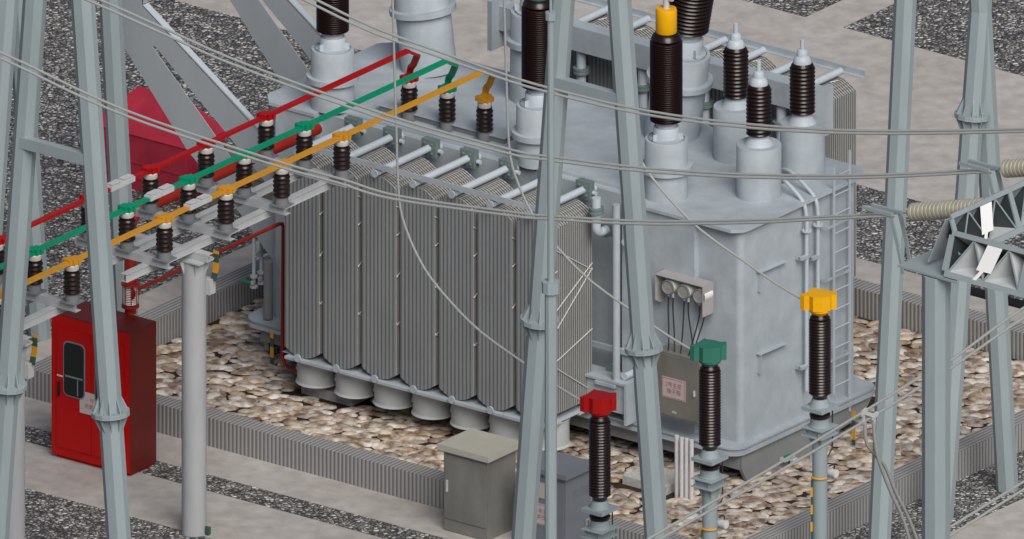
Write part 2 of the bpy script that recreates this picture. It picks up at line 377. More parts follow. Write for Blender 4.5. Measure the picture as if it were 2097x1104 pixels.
# front wall stiffeners and header channel
st = MB(); st.box(4.0, 7.0, yf-.03, yf+.015, 1.60, 1.68)
p = atY(1278, 790, -5.50)
st.box(.9, p.x, -5.46, -5.12, .80, p.z-.02)
st.box(.88, p.x+.0, -5.50, -5.10, p.z-.02, p.z+.015)
st.build('wall_channel', 'tank', T)
e1 = MB(); e1.slab([(p.x+.004,-5.51,p.z+.03),(p.x+.004,-5.51,p.z-.62),(p.x+.004,-5.09,p.z-.62),(p.x+.004,-5.09,p.z+.03)], (.045, 0, 0)); e1.build('channel_end', 'tank', T)
# ---- tall bushings
def ax_tilt(tx): return Vector((math.sin(tx), 0, math.cos(tx)))
def tall_bushing(x, y, cap=False, full=1.35):
    b0 = Vector((x, y, 4.0)); n = 40
    t = MB().lathe(b0, [(.317,0),(.317,.905),(.310,.916),(.275,.916),(.272,.895),(.255,.895),(.252,.925),(.20,.93)], n)
    tu = t.build('turret', 'tank', T)
    MB().lathe(b0, [(.318,.42),(.386,.42),(.386,.505),(.318,.505)], n).build('flange_ring', 'tank', tu)
    c = MB().lathe(b0, [(.19,.93),(.19,1.085),(.18,1.10),(.15,1.10),(.15,1.17),(.13,1.18)], n)
    for a in (20, 140, 260):
        ar = math.radians(a); q = b0+Vector((.225*math.cos(ar), .225*math.sin(ar), .97))
        c.cbox(q, (.07, .012, .09), Matrix.Rotation(ar, 3, 'Z'))
    c.build('collar', 'header', tu)
    MB().lathe(b0, [(.13,1.17)]+sheds(.242, 1.19, 2.44, .034, .86)+[(.225,2.47),(.20,2.53),(.15,2.57),(.10,2.58)], 36).build('insulator', 'porcelain', tu)
    if cap:
        MB().lathe(b0, [(.145,2.56),(.157,2.58),(.157,2.91),(.147,2.94),(.05,2.945)], n).build('cap', 'yellowbright', tu, 'round yellow top cap')
    else:
        MB().lathe(b0, [(.145,2.56),(.157,2.58),(.157,2.91),(.147,2.94),(.05,2.945)], n).build('cap', 'greendark', tu)
    q = MB().lathe(b0, [(.048,2.94),(.048,3.08)], 20); q.cbox(b0+Vector((-.03,0,3.10)), (.30,.05,.05)); q.build('terminal', 'silver', tu)
tall_bushing(6.38, -4.63, True); tall_bushing(4.03, -4.65); tall_bushing(.245, -4.64)
# ---- high voltage turrets
def hv_turret(x, y, tx):
    b0 = Vector((x, y, 3.98)); a = ax_tilt(tx); n = 40
    tu = MB().lathe(b0, [(.41,0),(.405,1.36),(.395,1.385),(.35,1.385),(.345,1.36),(.33,1.36),(.328,1.40),(.26,1.405)], n, a).build('turret', 'tank', T)
    MB().lathe(b0, [(.411,.90),(.495,.90),(.495,.985),(.411,.985)], 20, a).build('flange_ring', 'tank', tu)
    c = MB().lathe(b0, [(.265,1.40),(.265,1.62),(.255,1.64),(.21,1.64),(.21,1.74),(.19,1.75)], n, a)
    for g in (-20, 100, 220):
        ar = math.radians(g); c.cbox(b0+a*1.44+Vector((.30*math.cos(ar), .30*math.sin(ar), 0)), (.08,.015,.12), Matrix.Rotation(ar, 3, 'Z'))
    c.build('collar', 'header', tu)
    MB().lathe(b0, [(.19,1.74)]+[(r*(1.0+.13*(z-1.76)/1.6), z) for r, z in sheds(.325, 1.76, 3.6, .062, .86)], 36, a).build('insulator', 'porcelain', tu)
hv_turret(.42, -2.54, math.radians(-7.5)); hv_turret(2.41, -2.53, 0); hv_turret(4.89, -2.55, math.radians(9))
# ---- three low-voltage bushings
for x, y in ((7.42,-3.76), (6.20,-2.72), (7.38,-2.66)):
    b0 = Vector((x, y, 4.0))
    tu = MB().lathe(b0, [(.331,0),(.331,.79),(.325,.80),(.21,.80)], 44).build('turret', 'tank', T)
    MB().lathe(b0, [(.21,.80),(.205,.815),(.145,.92),(.145,.93),(.135,.95)], 36).build('collar', 'header', tu)
    MB().lathe(b0, [(.13,.93)]+sheds(.19, .95, 1.68, .0585, .83)+[(.17,1.69),(.14,1.73),(.10,1.735)], 36).build('insulator', 'porcelain', tu)
    MB().lathe(b0, [(.135,1.70),(.138,1.73),(.13,1.78),(.10,1.83),(.085,1.84),(.082,1.90),(.065,1.93),(.033,1.94),(.033,2.09),(.02,2.095)], 28).build('terminal_cap', 'header', tu)
# ---- radiators
def fin_geo(m, y, thick=.018, w=.316, z0=.0, nrib=9, amp=.0085):
    K = nrib*2; xs = [-w+2*w*i/K for i in range(K+1)]
    def zt(x): q = abs(x)/w; return 3.05-.13*max(0, (q-.2)/.8)**1.4
    def zb(x): q = abs(x)/w; return -.105+.12*max(0, (q-.12)/.88)**1.8
    o = len(m.v); vs = []; fs = []
    for i, x in enumerate(xs):
        a = amp if i % 2 else -amp*.2
        if i in (0, K): a = 0
        vs += [(x, y-a, zb(x)), (x, y-a, zt(x)), (x, y+thick+a, zb(x)), (x, y+thick+a, zt(x))]
    for i in range(K):
        a, b_ = i*4, i*4+4
        fs += [(a, b_, b_+1, a+1), (b_+2, a+2, a+3, b_+3), (a+1, b_+1, b_+3, a+3), (b_, a, a+2, b_+2)]
    fs += [(0, 1, 3, 2), (K*4, K*4+2, K*4+3, K*4+1)]
    m.add(vs, fs)
RX0, RS = .985, .71
def radiator(loc, flip=False):
    # local: x centre 0, fins y 0 .. 1.0 (front at y=0), z 0 at .86 world
    root = MB(); NF = 20
    for i in range(NF): fin_geo(root, i*(.985/(NF-1)))
    me = bpy.data.objects
    root.m2 = 'finedge'; root.mi = ([0, 0, 1, 1]*18+[1, 1])*NF
    o = root.build('radiator', 'fin', None, smooth=25); o.location = loc
    h = MB(); h.tube((0,-.03,3.135), (0,1.20,3.135), .056, 18)
    hp = h.build('header_pipe', 'header'); hp.parent = o
    h = MB(); h.tube((0,1.0,-.06), (0,1.30,-.06), .045, 18)
    hp = h.build('header_pipe', 'header'); hp.parent = o
    for z in (3.13, -.08):
        x = MB().tube((0,-.118,z), (0,-.095,z), .060, 26).build('end_disc', 'tank'); x.parent = o
    v_ = MB(); v_.box(-.13,.13,1.19,1.235,3.0,3.27); v_.box(-.125,.125,1.237,1.27,3.005,3.265); v_.box(-.13,.13,1.272,1.31,3.0,3.27)
    for dx in (-.065, .065):
        for dz in (3.06, 3.21): v_.tube((dx,1.165,dz), (dx,1.19,dz), .018, 8)
    x = v_.build('valve_plate', 'valve'); x.parent = o
    v_ = MB(); v_.tube((.14,1.26,3.10), (.20,1.26,3.10), .035, 14)
    x = v_.build('valve_knob', 'header'); x.parent = o
    x = MB().tube((.0,1.31,3.09), (.0,1.45,3.09), .07, 16).build('header_stub', 'header'); x.parent = o
    r = MB(); X = .324; R = .009
    def ln(y0, z0, y1, z1): r.tube((X, y0, z0), (X, y1, z1), R, 6)
    ln(.0, 2.66, 1.0, 2.02); ln(0., 1.55, 1.0, 2.13); ln(0., .95, 1.0, 1.93) if False else ln(0.16, 1.35, 1.0, 2.05); ln(0., .80, 1.0, 1.10); ln(0., .83, 1.0, .13)
    r.tube((-.1,.16,3.045+.02), (.31,.55,2.925+.02), R, 6)
    for z in (2.2,): r.tube((X,-.0,z), (X,.16,z+.05), R, 6)
    x = r.build('tie_rod', 'rod'); x.parent = o
    return o
proto = radiator((RX0, -6.35, .86)); proto.parent = T; proto.location = Vector((RX0, -6.35, .86))-Vector(T.location)
for k in range(14):
    if k == 0: continue
    c = copytree(proto, (0,0,0), T)
    if k < 7: c.location = Vector((RX0+RS*k, -6.35, .86))-Vector(T.location)
    else:
        c.location = Vector((RX0+RS*(k-7), 1.02, .86))-Vector(T.location); c.rotation_euler = (0, 0, math.pi)
# clamp beams in front of the banks
bm = MB()
xl, xr = RX0-.42, RX0+RS*6+.36
bm.box(.725, xr, -6.43, -6.385, .705, .745); bm.box(.725, xr, -6.384, -6.30, .735, .744)
bm.build('clamp_beam', 'tank', T)
MB().box(xl+.02, xr-.03, -6.29, -5.42, .735, .743).build('fan_deck', 'header', T)
bm = MB(); bm.box(xl+.6, xr, -6.405, -6.385, 4.045, 4.13); bm.build('clamp_beam', 'tank', T)
bm = MB(); bm.box(xl-.4, xr+.05, 1.10, 1.115, 3.98, 4.07); bm.box(xl-.4, xr+.05, 1.02, 1.098, 3.98, 3.99); bm.build('clamp_beam', 'tank', T)
# cross plates between tank and beams + catwalk boxes under the fins
# long header duct behind the lid
p = atY(1677, 190, -.45)
d = MB(); d.box(.10, p.x-.09, -.45, -.19, 3.90, p.z); d.build('header_duct', 'tank', T)
d = MB(); d.box(p.x-.085, p.x, -.62, -.10, 3.55, p.z+.02); d.build('duct_end_plate', 'tank', T)
MB().box(.02, .10, -.62, -.10, 3.62, p.z+.12).build('duct_end_plate', 'tank', T)
for X_ in (1.52, 2.65, 3.79, 5.2):
    d = MB(); d.tube((X_,-.32,3.0), (X_,-.32,3.899), .072, 20); q = d.build('support_pipe', 'header', T)
    MB().lathe((X_,-.32,3.52), [(.073,0),(.125,0),(.125,.035),(.12,.04),(.12,.05),(.125,.055),(.125,.09),(.073,.09)], 24).build('pipe_flange', 'valve', q)
# elbow pipe right of the front bank
d = MB(); x0, y0 = 5.63, -5.28
pt = atX(1221, 405, x0+.14); 
pp = [Vector((x0+.14, pt.y, pt.z)), Vector((x0+.14, pt.y, pt.z-.45))]
for i in range(1, 6):
    t_ = math.radians(18*i); pp.append(Vector((x0+.14, pt.y+.12*(1-math.cos(t_)), pt.z-.45-.12*math.sin(t_))))
pp.append(Vector((x0+.14, pt.y+.30, pt.z-.57)))
d.path(pp, .068, 20); q = d.build('oil_pipe', 'header', T)
MB().lathe((x0+.14, pt.y, pt.z-.24), [(.07,0),(.11,0),(.11,.035),(.10,.04),(.10,.055),(.11,.06),(.11,.095),(.07,.095)], 26).build('pipe_flange', 'valve', q)
MB().lathe((x0+.14, pt.y+.24, pt.z-.57), [(.07,0),(.125,0),(.125,.06),(.07,.06)], 26, Vector((0,1,0))).build('pipe_flange', 'valve', q)
# upright stand pipe
pb_ = atY(1262, 783, -5.40)
q = MB().tube((pb_.x,-5.40,pb_.z), (pb_.x,-5.40,pb_.z+2.78), .057, 22).build('stand_pipe', 'tank', T)
MB().box(pb_.x-.30, pb_.x+.06, -5.53, -5.32, pb_.z-.05, pb_.z-.0).build('pipe_foot', 'tank', q)
for dz in (.10, 2.2): MB().tube((pb_.x+.12,-5.36,pb_.z+dz), (pb_.x+.12,-5.02,pb_.z+dz), .055, 18).build('oil_pipe', 'header', T)
MB().tube((pb_.x-.25,-5.2,pb_.z+.08), (pb_.x-.25,-5.12,pb_.z+.08), .09, 20).build('pipe_flange', 'valve', T)
# cooling fans under the front bank
for k in range(7):
    X_ = RX0+RS*k; Yc = -5.97
    f = MB().lathe((X_,Yc,.27), [(.315,0),(.325,.01),(.32,.025),(.302,.04),(.300,.30),(.302,.40),(.315,.41),(.315,.43),(.285,.43)], 44)
    fo = f.build('cooling_fan', 'fan', T)
    b2 = MB(); b2.cbox((X_-.30,Yc-.03,.44), (.05,.10,.10)); b2.cbox((X_-.33,Yc-.05,.41), (.03,.05,.05)); b2.build('fan_bracket', 'silver', fo)
    MB().box(X_-.33, X_+.33, Yc-.28, Yc-.12, .705, .73).build('mounting_plate', 'fan', fo); MB().box(X_-.33, X_+.33, Yc+.3, Yc+.42, .70, .73).build('mounting_plate', 'fan', fo)
# conservator braces at the left end
def brace(Yc, dpx=0):
    th = .10; dy = (Yc+4.65)
    def P(px, py): q = atY(px, py, -4.65); return Vector((q.x, Yc, q.z))
    a = MB()
    a.slab([P(205,30), P(205,-160), P(292,-160), P(292,10), P(526,260), P(575,318), P(575,420), P(540,368), P(489,304), P(318,95), P(311,95), P(564,452), P(575,470), P(575,556), P(560,535), P(490,435), P(385,310), P(262,110)], (0, .012, 0))
    o_ = a.build('conservator_brace', 'strut', T)
    g = MB()
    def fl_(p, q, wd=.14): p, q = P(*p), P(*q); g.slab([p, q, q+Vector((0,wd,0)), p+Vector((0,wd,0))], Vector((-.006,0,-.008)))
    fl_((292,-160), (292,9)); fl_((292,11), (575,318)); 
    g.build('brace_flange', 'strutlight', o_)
brace(-4.65); brace(-2.12)
# valve pipes at the left end
def valvepipe(px, pytop, pybot, X_, r, handle=None):
    a, b_ = atX(px, pytop, X_), atX(px, pybot, X_)
    o_ = MB().tube(b_, a, r, 16).build('drain_pipe', 'header', T)
    v_ = MB()
    for dz in (0, -.16): v_.lathe(b_+Vector((0,0,dz)), [(r,0),(r*2.1,0),(r*2.1,.03),(r,.03)], 20)
    v_.tube(b_-Vector((0,0,.16)), b_, r*.9, 12)
    v_.cbox(b_+Vector((.01,-r*1.3,-.07)), (.05,.05,.05)); v_.build('ball_valve', 'silver', o_)
    if handle:
        q = b_+Vector((0,-r*1.4,-.065)); MB().bar(q, q+Vector(handle), .02, .035).build('valve_handle', 'green', o_)
    return o_
valvepipe(520, 400, 568, -1.25, .028, (-.12,-.10,.03)); valvepipe(535, 390, 560, -1.25, .028)
valvepipe(570, 262, 570, -.86, .033, (.10,-.02,.04))
q = atX(569, 262, -.86); MB().lathe(q, [(.033,-.02),(.07,-.02),(.07,.0),(.05,.01),(.07,.06),(.07,.09),(.03,.09)], 20).build('pipe_flange', 'header', T)
for a, b_ in ((atX(523, 523, -1.2), atX(552, 510, -1.2)), (atX(563, 545, -.9), atX(580, 536, -.9))): MB().bar(a, b_, .015, .08).build('pipe_bracket', 'galv', T)
q = atX(566, 600, -1.0); br = MB().lathe(q, [(.08,0),(.085,.02),(.085,.06),(.08,.07),(.08,.27),(.085,.28),(.085,.31),(.05,.36),(.03,.38),(.03,.42)], 24).build('breather', 'galv', T)
MB().lathe(q+Vector((0,0,.29)), [(.088,0),(.088,.03),(.05,.085),(.035,.09)], 24).build('breather_cap', 'green', br); MB().lathe(q, [(.087,0),(.087,.03)], 24).build('breather_ring', 'green', br)
MB().lathe(q-Vector((0,0,.14)), [(.055,0),(.055,.13)], 18).build('oil_cup', 'cream', br)
a = atX(590, 575, -.72); MB().tube(Vector((-.55,-5.15,.66)), Vector((-.55,-5.15,1.55)), .07, 20).build('drain_pot', 'skirt', T)
# +X wall: ladder, pipes, hooks
X_ = 8.16; l = MB()
yl, yr = atX(1708,600,X_).y, atX(1740,600,X_).y
for y_, zt_, zb_ in ((yl, 4.33, .80), (yr, 4.50, .42)): l.box(X_-.012, X_+.012, y_-.014, y_+.014, zb_, zt_)
z_ = .62
while z_ < 4.25:
    l.tube((X_,yl,z_), (X_,yr,z_), .010, 8); z_ += .298
l.build('ladder', 'header', T)
l = MB()
for px, py in ((1690,470), (1690,576), (1690,805-60)):
    q = atX(px, py, X_); l.box(8.0, X_, q.y-.005, q.y+.005, q.z-.02, q.z+.03); l.box(X_-.0, X_+.008, yl-.18, yr, q.z-.02, q.z+.02)
    l.box(8.0, X_-.001, yr-.01, yr, q.z-.02, q.z+.03)
l.box(X_-.10, X_-.092, yl-.14, yl-.08, 1.2, 3.6)
l.build('ladder_bracket', 'tank', T)
def bentpipe(px, pbot, zt_, side_):
    y_ = atX(px, 500, X_).y; zb_ = atX(px, pbot, X_).z
    s0 = atZ(*side_, 4.12)
    pts = [s0, s0+(Vector((X_-.28, y_, 4.10))-s0)*.55+Vector((0,0,.06)), Vector((X_-.08, y_, 4.0)), Vector((X_, y_, 3.74)), Vector((X_, y_, 3.4))]
    pts = catmull(pts, 6)+[Vector((X_, y_, zb_))]
    o_ = MB().path(pts, .030, 14).build('cable_pipe', 'header', T)
    f_ = MB(); zf = atX(px, 474 if px < 1660 else 462, X_).z
    f_.lathe((X_,y_,zf), [(.03,0),(.075,0),(.075,.022),(.03,.022)], 24)
    for k in range(6): a_ = k*math.pi/3; f_.tube((X_+.058*math.cos(a_), y_+.058*math.sin(a_), zf+.02), (X_+.058*math.cos(a_), y_+.058*math.sin(a_), zf+.045), .008, 6)
    f_.build('pipe_flange', 'header', o_)
    for py in (524, 748):
        c_ = MB(); q = atX(px, py, X_); c_.box(X_-.16, X_-.01, q.y-.16, q.y-.145, q.z-.03, q.z+.03); c_.box(X_-.025, X_+.035, q.y-.16, q.y+.03, q.z-.025, q.z+.02); c_.build('pipe_bracket', 'tank', o_)
bentpipe(1652, 800, 4.0, (1602, 372)); bentpipe(1675, 800, 4.0, (1604, 346))
for py in (548, 716):
    hk = MB()
    a, b_ = atX(1548, py+8, 8.06), atX(1604, py-16, 8.06)
    hk.add([(8.055,a.y,a.z),(8.14,a.y,a.z-.005),(8.14,b_.y,b_.z-.005),(8.055,b_.y,b_.z),(8.055,a.y,a.z-.012),(8.14,a.y,a.z-.017),(8.14,b_.y,b_.z-.017),(8.055,b_.y,b_.z-.012)],
           [(0,1,2,3),(7,6,5,4),(0,4,5,1),(1,5,6,2),(2,6,7,3),(3,7,4,0)])
    hk.box(8.055, 8.135, a.y+.03, a.y+.042, a.z-.32, a.z-.011)
    hk.build('wall_hook', 'tank', T)
d = MB(); q = atX(1612, 938, 8.20); d.cbox((8.20,q.y-.05,q.z), (.1,.14,.05)); d.cbox((8.24,q.y+.12,q.z-.08), (.06,.12,.08)); d.tube((8.2,q.y-.14,q.z-.01), (8.2,q.y+.16,q.z-.01), .025, 12); o_ = d.build('drain_valve', 'silver', T)
MB().bar((8.22,q.y-.10,q.z+.055), (8.22,q.y+.05,q.z+.055), .03, .015).build('valve_handle', 'green', o_)
# gauge box
p0 = atY(1341, 561, -5.36); W_ = .885; zt_ = p0.z; gx0 = p0.x; gx1 = gx0+W_
g = MB(); g.box(gx0, gx1, -5.36, -5.10, zt_-.012, zt_); g.box(gx0, gx1, -5.11, -5.10, zt_-.40, zt_-.013)
g.box(gx1-.012, gx1, -5.36, -5.112, zt_-.48, zt_-.013)
g.slab([(gx0,-5.36,zt_-.013),(gx0,-5.36,zt_-.40),(gx0,-5.24,zt_-.48),(gx0,-5.112,zt_-.48),(gx0,-5.112,zt_-.013)], (.012,0,0))
gb = g.build('gauge_box', 'gaugebox', T)
for k in range(3):
    cx = gx0+.225+.285*k; cz = zt_-.165-.005*k
    o_ = MB().tube((cx,-5.335,cz), (cx,-5.13,cz), .105, 30).build('gauge', 'white', gb)
    MB().lathe((cx,-5.334,cz), [(.085,0),(.112,0),(.112,.015),(.10,.02),(.092,.015),(.085,.006)], 30, Vector((0,-1,0))).build('gauge_rim', 'insbase', o_)
    MB().tube((cx,-5.342,cz), (cx,-5.335,cz), .094, 30).build('dial', 'dial', o_)
    n_ = MB(); n_.bar((cx,-5.345,cz), (cx+.045,-5.345,cz-.02), .004, .008, Vector((0,1,0))); n_.build('needle', 'signred', o_)
    for s_ in (-.03, .05):
        MB().tube((cx+s_,-5.28,cz-.10), (cx+s_,-5.28,cz-.16), .02, 12).build('cable_gland', 'silver', o_)
    ends = [(gx0+.29, gx0+.41), (gx0+.50, gx0+.78), (gx0+.63, gx0+.68)][k]
    for s_, ex in zip((-.03, .05), ends):
        if k == 2: ex = gx0+ (.62 if s_ < 0 else .68)
        MB().path(catmull([(cx+s_,-5.28,cz-.15), (cx+s_*1.1,-5.29,cz-.35), ((cx+s_+ex)/2,-5.34,cz-.7), (ex,-5.42,cz-1.1)], 6), .011, 8).build('cable', 'cable', o_)
# terminal cabinet on the wall
cx1 = atY(1432, 738, -5.48); cx0 = cx1.x-.80; ztc = atY(1432, 740, -5.48).z; zbc = atY(1432, 870, -5.48).z
tc_ = MB().box(cx0, cx1.x, -5.48, -5.10, zbc, ztc).build('terminal_cabinet', 'stainless2', T)
d = MB(); d.box(cx0+.03, cx1.x-.03, -5.492, -5.482, zbc+.03, ztc-.03); dr = d.build('cabinet_door', 'stainless2', tc_)
def textmesh(s_, size, origin, xdir, zdir, name, mat, parent):
    cu = bpy.data.curves.new('t', 'FONT'); cu.body = s_; cu.size = size; cu.align_x = 'CENTER'; cu.align_y = 'CENTER'; cu.space_line = 1.15
    to = bpy.data.objects.new('t', cu); C.objects.link(to); bpy.context.view_layer.update()
    me = bpy.data.meshes.new_from_object(to.evaluated_get(bpy.context.evaluated_depsgraph_get())); bpy.data.objects.remove(to)
    xd, zd = Vector(xdir).normalized(), Vector(zdir).normalized(); o = Vector(origin); off = Vector(parent['_o'])
    for v_ in me.vertices: v_.co = o+xd*v_.co.x+zd*v_.co.y-off
    me.materials.clear(); me.materials.append(MT[mat]); ob = bpy.data.objects.new(name, me); C.objects.link(ob); ob.parent = parent; return ob
def sign(x0, x1, y, z0, z1, text, size, parent, border=True):
    s_ = MB().box(x0, x1, y-.004, y, z0, z1).build('sign', 'signwhite', parent)
    if border:
        b_ = MB(); e_ = .012; t_ = .008
        for a in ((x0+e_, x1-e_, z0+e_, z0+e_+t_), (x0+e_, x1-e_, z1-e_-t_, z1-e_), (x0+e_, x0+e_+t_, z0+e_+t_, z1-e_-t_), (x1-e_-t_, x1-e_, z0+e_+t_, z1-e_-t_)):
            b_.box(a[0], a[1], y-.0065, y-.0042, a[2], a[3])
        b_.build('sign_border', 'signred', s_)
    textmesh(text, size, ((x0+x1)/2, y-.0075, (z0+z1)/2), (1,0,0), (0,0,1), 'sign_text', 'signred', s_)
a = atY(1356, 769, -5.493); b_ = atY(1404, 824, -5.493)
sign(a.x, b_.x, -5.493, b_.z, a.z, '2号主变\n端子箱', .088, tc_)
q = atY(1422, 810, -5.50); MB().box(q.x-.012, q.x+.012, -5.52, -5.493, q.z-.02, q.z+.07).build('handle', 'silver', tc_)
q = atY(1380, 845, -5.50); MB().box(q.x-.04, q.x+.04, -5.497, -5.493, q.z-.018, q.z+.018).build('name_plate', 'galv', tc_)
cd = [atZ(1386, 1019, 0), atZ(1396, 1023, 0), atZ(1406, 1025, 0), atZ(1416, 1028, 0)]
for q in cd: 
    xq = cx1.x-.45+.10*cd.index(q)
    MB().tube((xq,-5.42-.0,zbc), (xq,-5.42,0), .034, 14).build('conduit', 'conduit', T) if False else MB().tube((q.x,q.y,0), (q.x,q.y,(zbc+.0)), .034, 14).build('conduit', 'conduit', T)
# surge of small fittings on the lid
d = MB()
for px, py in ((546,172), (1312,170), (1060,240)):
    pass

# ================================================================ post insulators and busbars
VS = Vector((.40, -.524, .249))      # the bar structure stands slightly nearer than the bushings
def post_insulator(x, y, z, label, group='brown post insulators under the coloured bars'):
    t_ = thing('post_insulator', label, 'insulator', (x, y, z), group)
    b_ = Vector((x, y, z))
    o_ = MB(); o_.box(x-.135, x+.135, y-.13, y+.13, z, z+.015); o_.lathe(b_, [(.104,.015),(.100,.08),(.097,.135)], 28); o_.build('base', 'insbase', t_)
    MB().lathe(b_, [(.09,.13)]+sheds(.129, .135, .48, .072, .86)+[(.115,.50),(.10,.51)], 32).build('porcelain', 'porcelain', t_)
    MB().lathe(b_, [(.100,.50),(.104,.51),(.104,.575),(.09,.59)], 28).build('sleeve', 'sleeve', t_)
    return t_
def clamp(x, y, z, mat, parent):
    c_ = MB(); c_.box(x-.095, x+.095, y-.06, y+.06, z-.035, z+.05); c_.box(x-.05, x+.05, y-.115, y+.115, z-.032, z+.053)
    c_.box(x-.12, x-.06, y-.075, y-.02, z-.03, z+.045); c_.box(x+.06, x+.12, y+.02, y+.075, z-.03, z+.045)
    c_.build('clamp', mat, parent)
rows = [-7.80, -9.25, -10.59, -12.07, -14.30, -16.03]
rown = ['first', 'second', 'third', 'fourth', 'fifth', 'sixth']
ZB = 5.07+VS.z
for nm, xb, mat, jp in (('red', 1.44, 'redpaint', (222,270)), ('green', 2.14, 'green', (302,350)), ('yellow', 2.83, 'yellow', (383,427))):
    X_ = xb+VS.x; yend = -4.39+VS.y
    t_ = thing('busbar', f'long flat {nm} busbar running from the transformer lid over a row of insulators', 'busbar', (X_, -10, ZB), 'coloured busbars')
    m_ = MB(); m_.box(X_-.045, X_+.045, -21, yend, ZB-.0225, ZB+.0225); m_.box(X_-.049, X_-.02, -21, yend, ZB-.034, ZB-.0235) ; m_.build('bar', mat, t_)
    # dropping strap: slanted piece then curved piece to the bushing on the lid
    yb_ = -4.36; zb2 = 4.62
    s_ = MB(); A_ = Vector((X_, yend, ZB)); 
    M1 = Vector((X_-.10, yend+.36, ZB-.20)); M2 = Vector((xb+.05, yb_-.02, zb2+.20)); M3 = Vector((xb, yb_, zb2))
    s_.bar(A_+Vector((0,-.02,-.0)), M1, .10, .045, Vector((0,1,1)))
    pts = catmull([M1, M1*.4+M2*.6+Vector((0,.0,-.03)), M2, M3+Vector((.0,.02,.1)), M3], 5)
    for a, b_ in zip(pts[:-1], pts[1:]): s_.bar(a, b_+(b_-a)*.08, .10, .03, Vector((0,1,.3)))
    s_.build('drop_strap', mat, t_)
    clamp(xb, yb_, 4.625, mat, t_)
    post_insulator(xb, yb_, 4.0, f'brown post insulator on the transformer lid under the {nm} bar end')
    for i, y_ in enumerate(rows):
        yy = y_+VS.y
        if i == 5 and nm == 'red': continue
        clamp(X_, yy, ZB-.0, mat, t_)
        post_insulator(X_, yy, ZB-.63, f'brown post insulator under the {nm} bar, {rown[i]} row out from the transformer')
    ya = atX(jp[0], 390, xb).y+VS.y; yb2 = atX(jp[1], 390, xb).y+VS.y
    j_ = MB(); ym_ = (ya+yb2)/2
    for a, b_ in ((ya, ym_-.01), (ym_+.01, yb2)):
        j_.cbox((X_, (a+b_)/2, ZB+.01), (.13, (b_-a), .075)); j_.cbox((X_, (a+b_)/2, ZB+.065), (.10, (b_-a)*.8, .015))
    j_.cbox((X_, ym_, ZB+.008), (.122, .04, .068)); j_.build('expansion_joint', 'silver', t_)
# steel frames below the bars
def hbeam_y(m_, x, y0, y1, z0, z1, w_=.12):
    m_.box(x-w_/2, x+w_/2, y0, y1, z1-.012, z1); m_.box(x-w_/2, x+w_/2, y0, y1, z0, z0+.012); m_.box(x+.035, x+.045, y0, y1, z0+.0125, z1-.0125)
def busframe(yc, rws, y0, y1, label, xr=2.93):
    t_ = thing('bar_support', label, 'support frame', (xr-.0, yc, 0), 'grey steel supports under the coloured busbars')
    MB().tube((xr,yc,0), (xr,yc,4.285), .182, 40).build('column', 'column', t_)
    m_ = MB(); m_.box(xr-.24, xr+.24, yc-.20, yc+.20, 4.285, 4.31)
    for a in range(0, 360, 60):
        r_ = math.radians(a+15); d_ = Vector((math.cos(r_), math.sin(r_), 0)); c_ = Vector((xr, yc, 0))
        m_.slab([c_+d_*.182+Vector((0,0,4.283)), c_+d_*.26+Vector((0,0,4.283)), c_+d_*.182+Vector((0,0,4.08))], d_.cross(Vector((0,0,1)))*.012)
    m_.build('cap_plate', 'galv', t_)
    m_ = MB(); zc0, zc1 = 4.312, 4.432
    m_.box(1.55, xr+.30, yc-.07, yc+.07, zc1-.012, zc1-.002); m_.box(1.55, xr+.30, yc-.07, yc+.07, zc0, zc0+.012); m_.box(1.55, xr+.30, yc-.072, yc-.060, zc0+.0125, zc1-.0125); m_.build('crosshead', 'galv', t_)
    for xx in (xr, xr-.61): m_ = MB(); hbeam_y(m_, xx, y0, y1, 4.434, 4.56); m_.build('long_beam', 'galv', t_)
    zt = ZB-.632
    for y_ in rws:
        yy = y_+VS.y; m_ = MB()
        m_.box(1.62, xr+.42, yy-.06, yy-.05, 4.562, zt); m_.box(1.62, xr+.42, yy-.0495, yy+.06, zt-.012, zt-.001); m_.box(1.62, xr+.42, yy-.0495, yy+.06, 4.562, 4.573); m_.build('cross_beam', 'galv', t_)
    # earthing strap and bracket
    m_ = MB(); sx = xr+.22; sy = yc+.17
    m_.slab([(sx,sy,4.42),(sx+.10,sy,4.42),(sx+.10,sy,4.18),(sx+.05,sy,3.93),(sx-.05,sy,3.93),(sx,sy,4.18)], (0,.012,0)); m_.build('earth_strap', 'strap', t_)
    MB().box(sx-.16, sx-.0, sy-.08, sy+.06, 3.74, 3.97).build('strap_bracket', 'galv', t_)
    d_ = MB(); d_.box(xr+.15, xr+.25, yc+.02, yc+.08, .02, .13); d_.build('earth_terminal', 'strap', t_)
busframe(-11.49, rows[:4], -13.18, -8.1, 'grey round column carrying steel beams under four rows of insulators')
busframe(-15.86, rows[4:], -17.9, -14.4, 'grey round column with steel beams at the left edge, mostly behind a leaning pole')

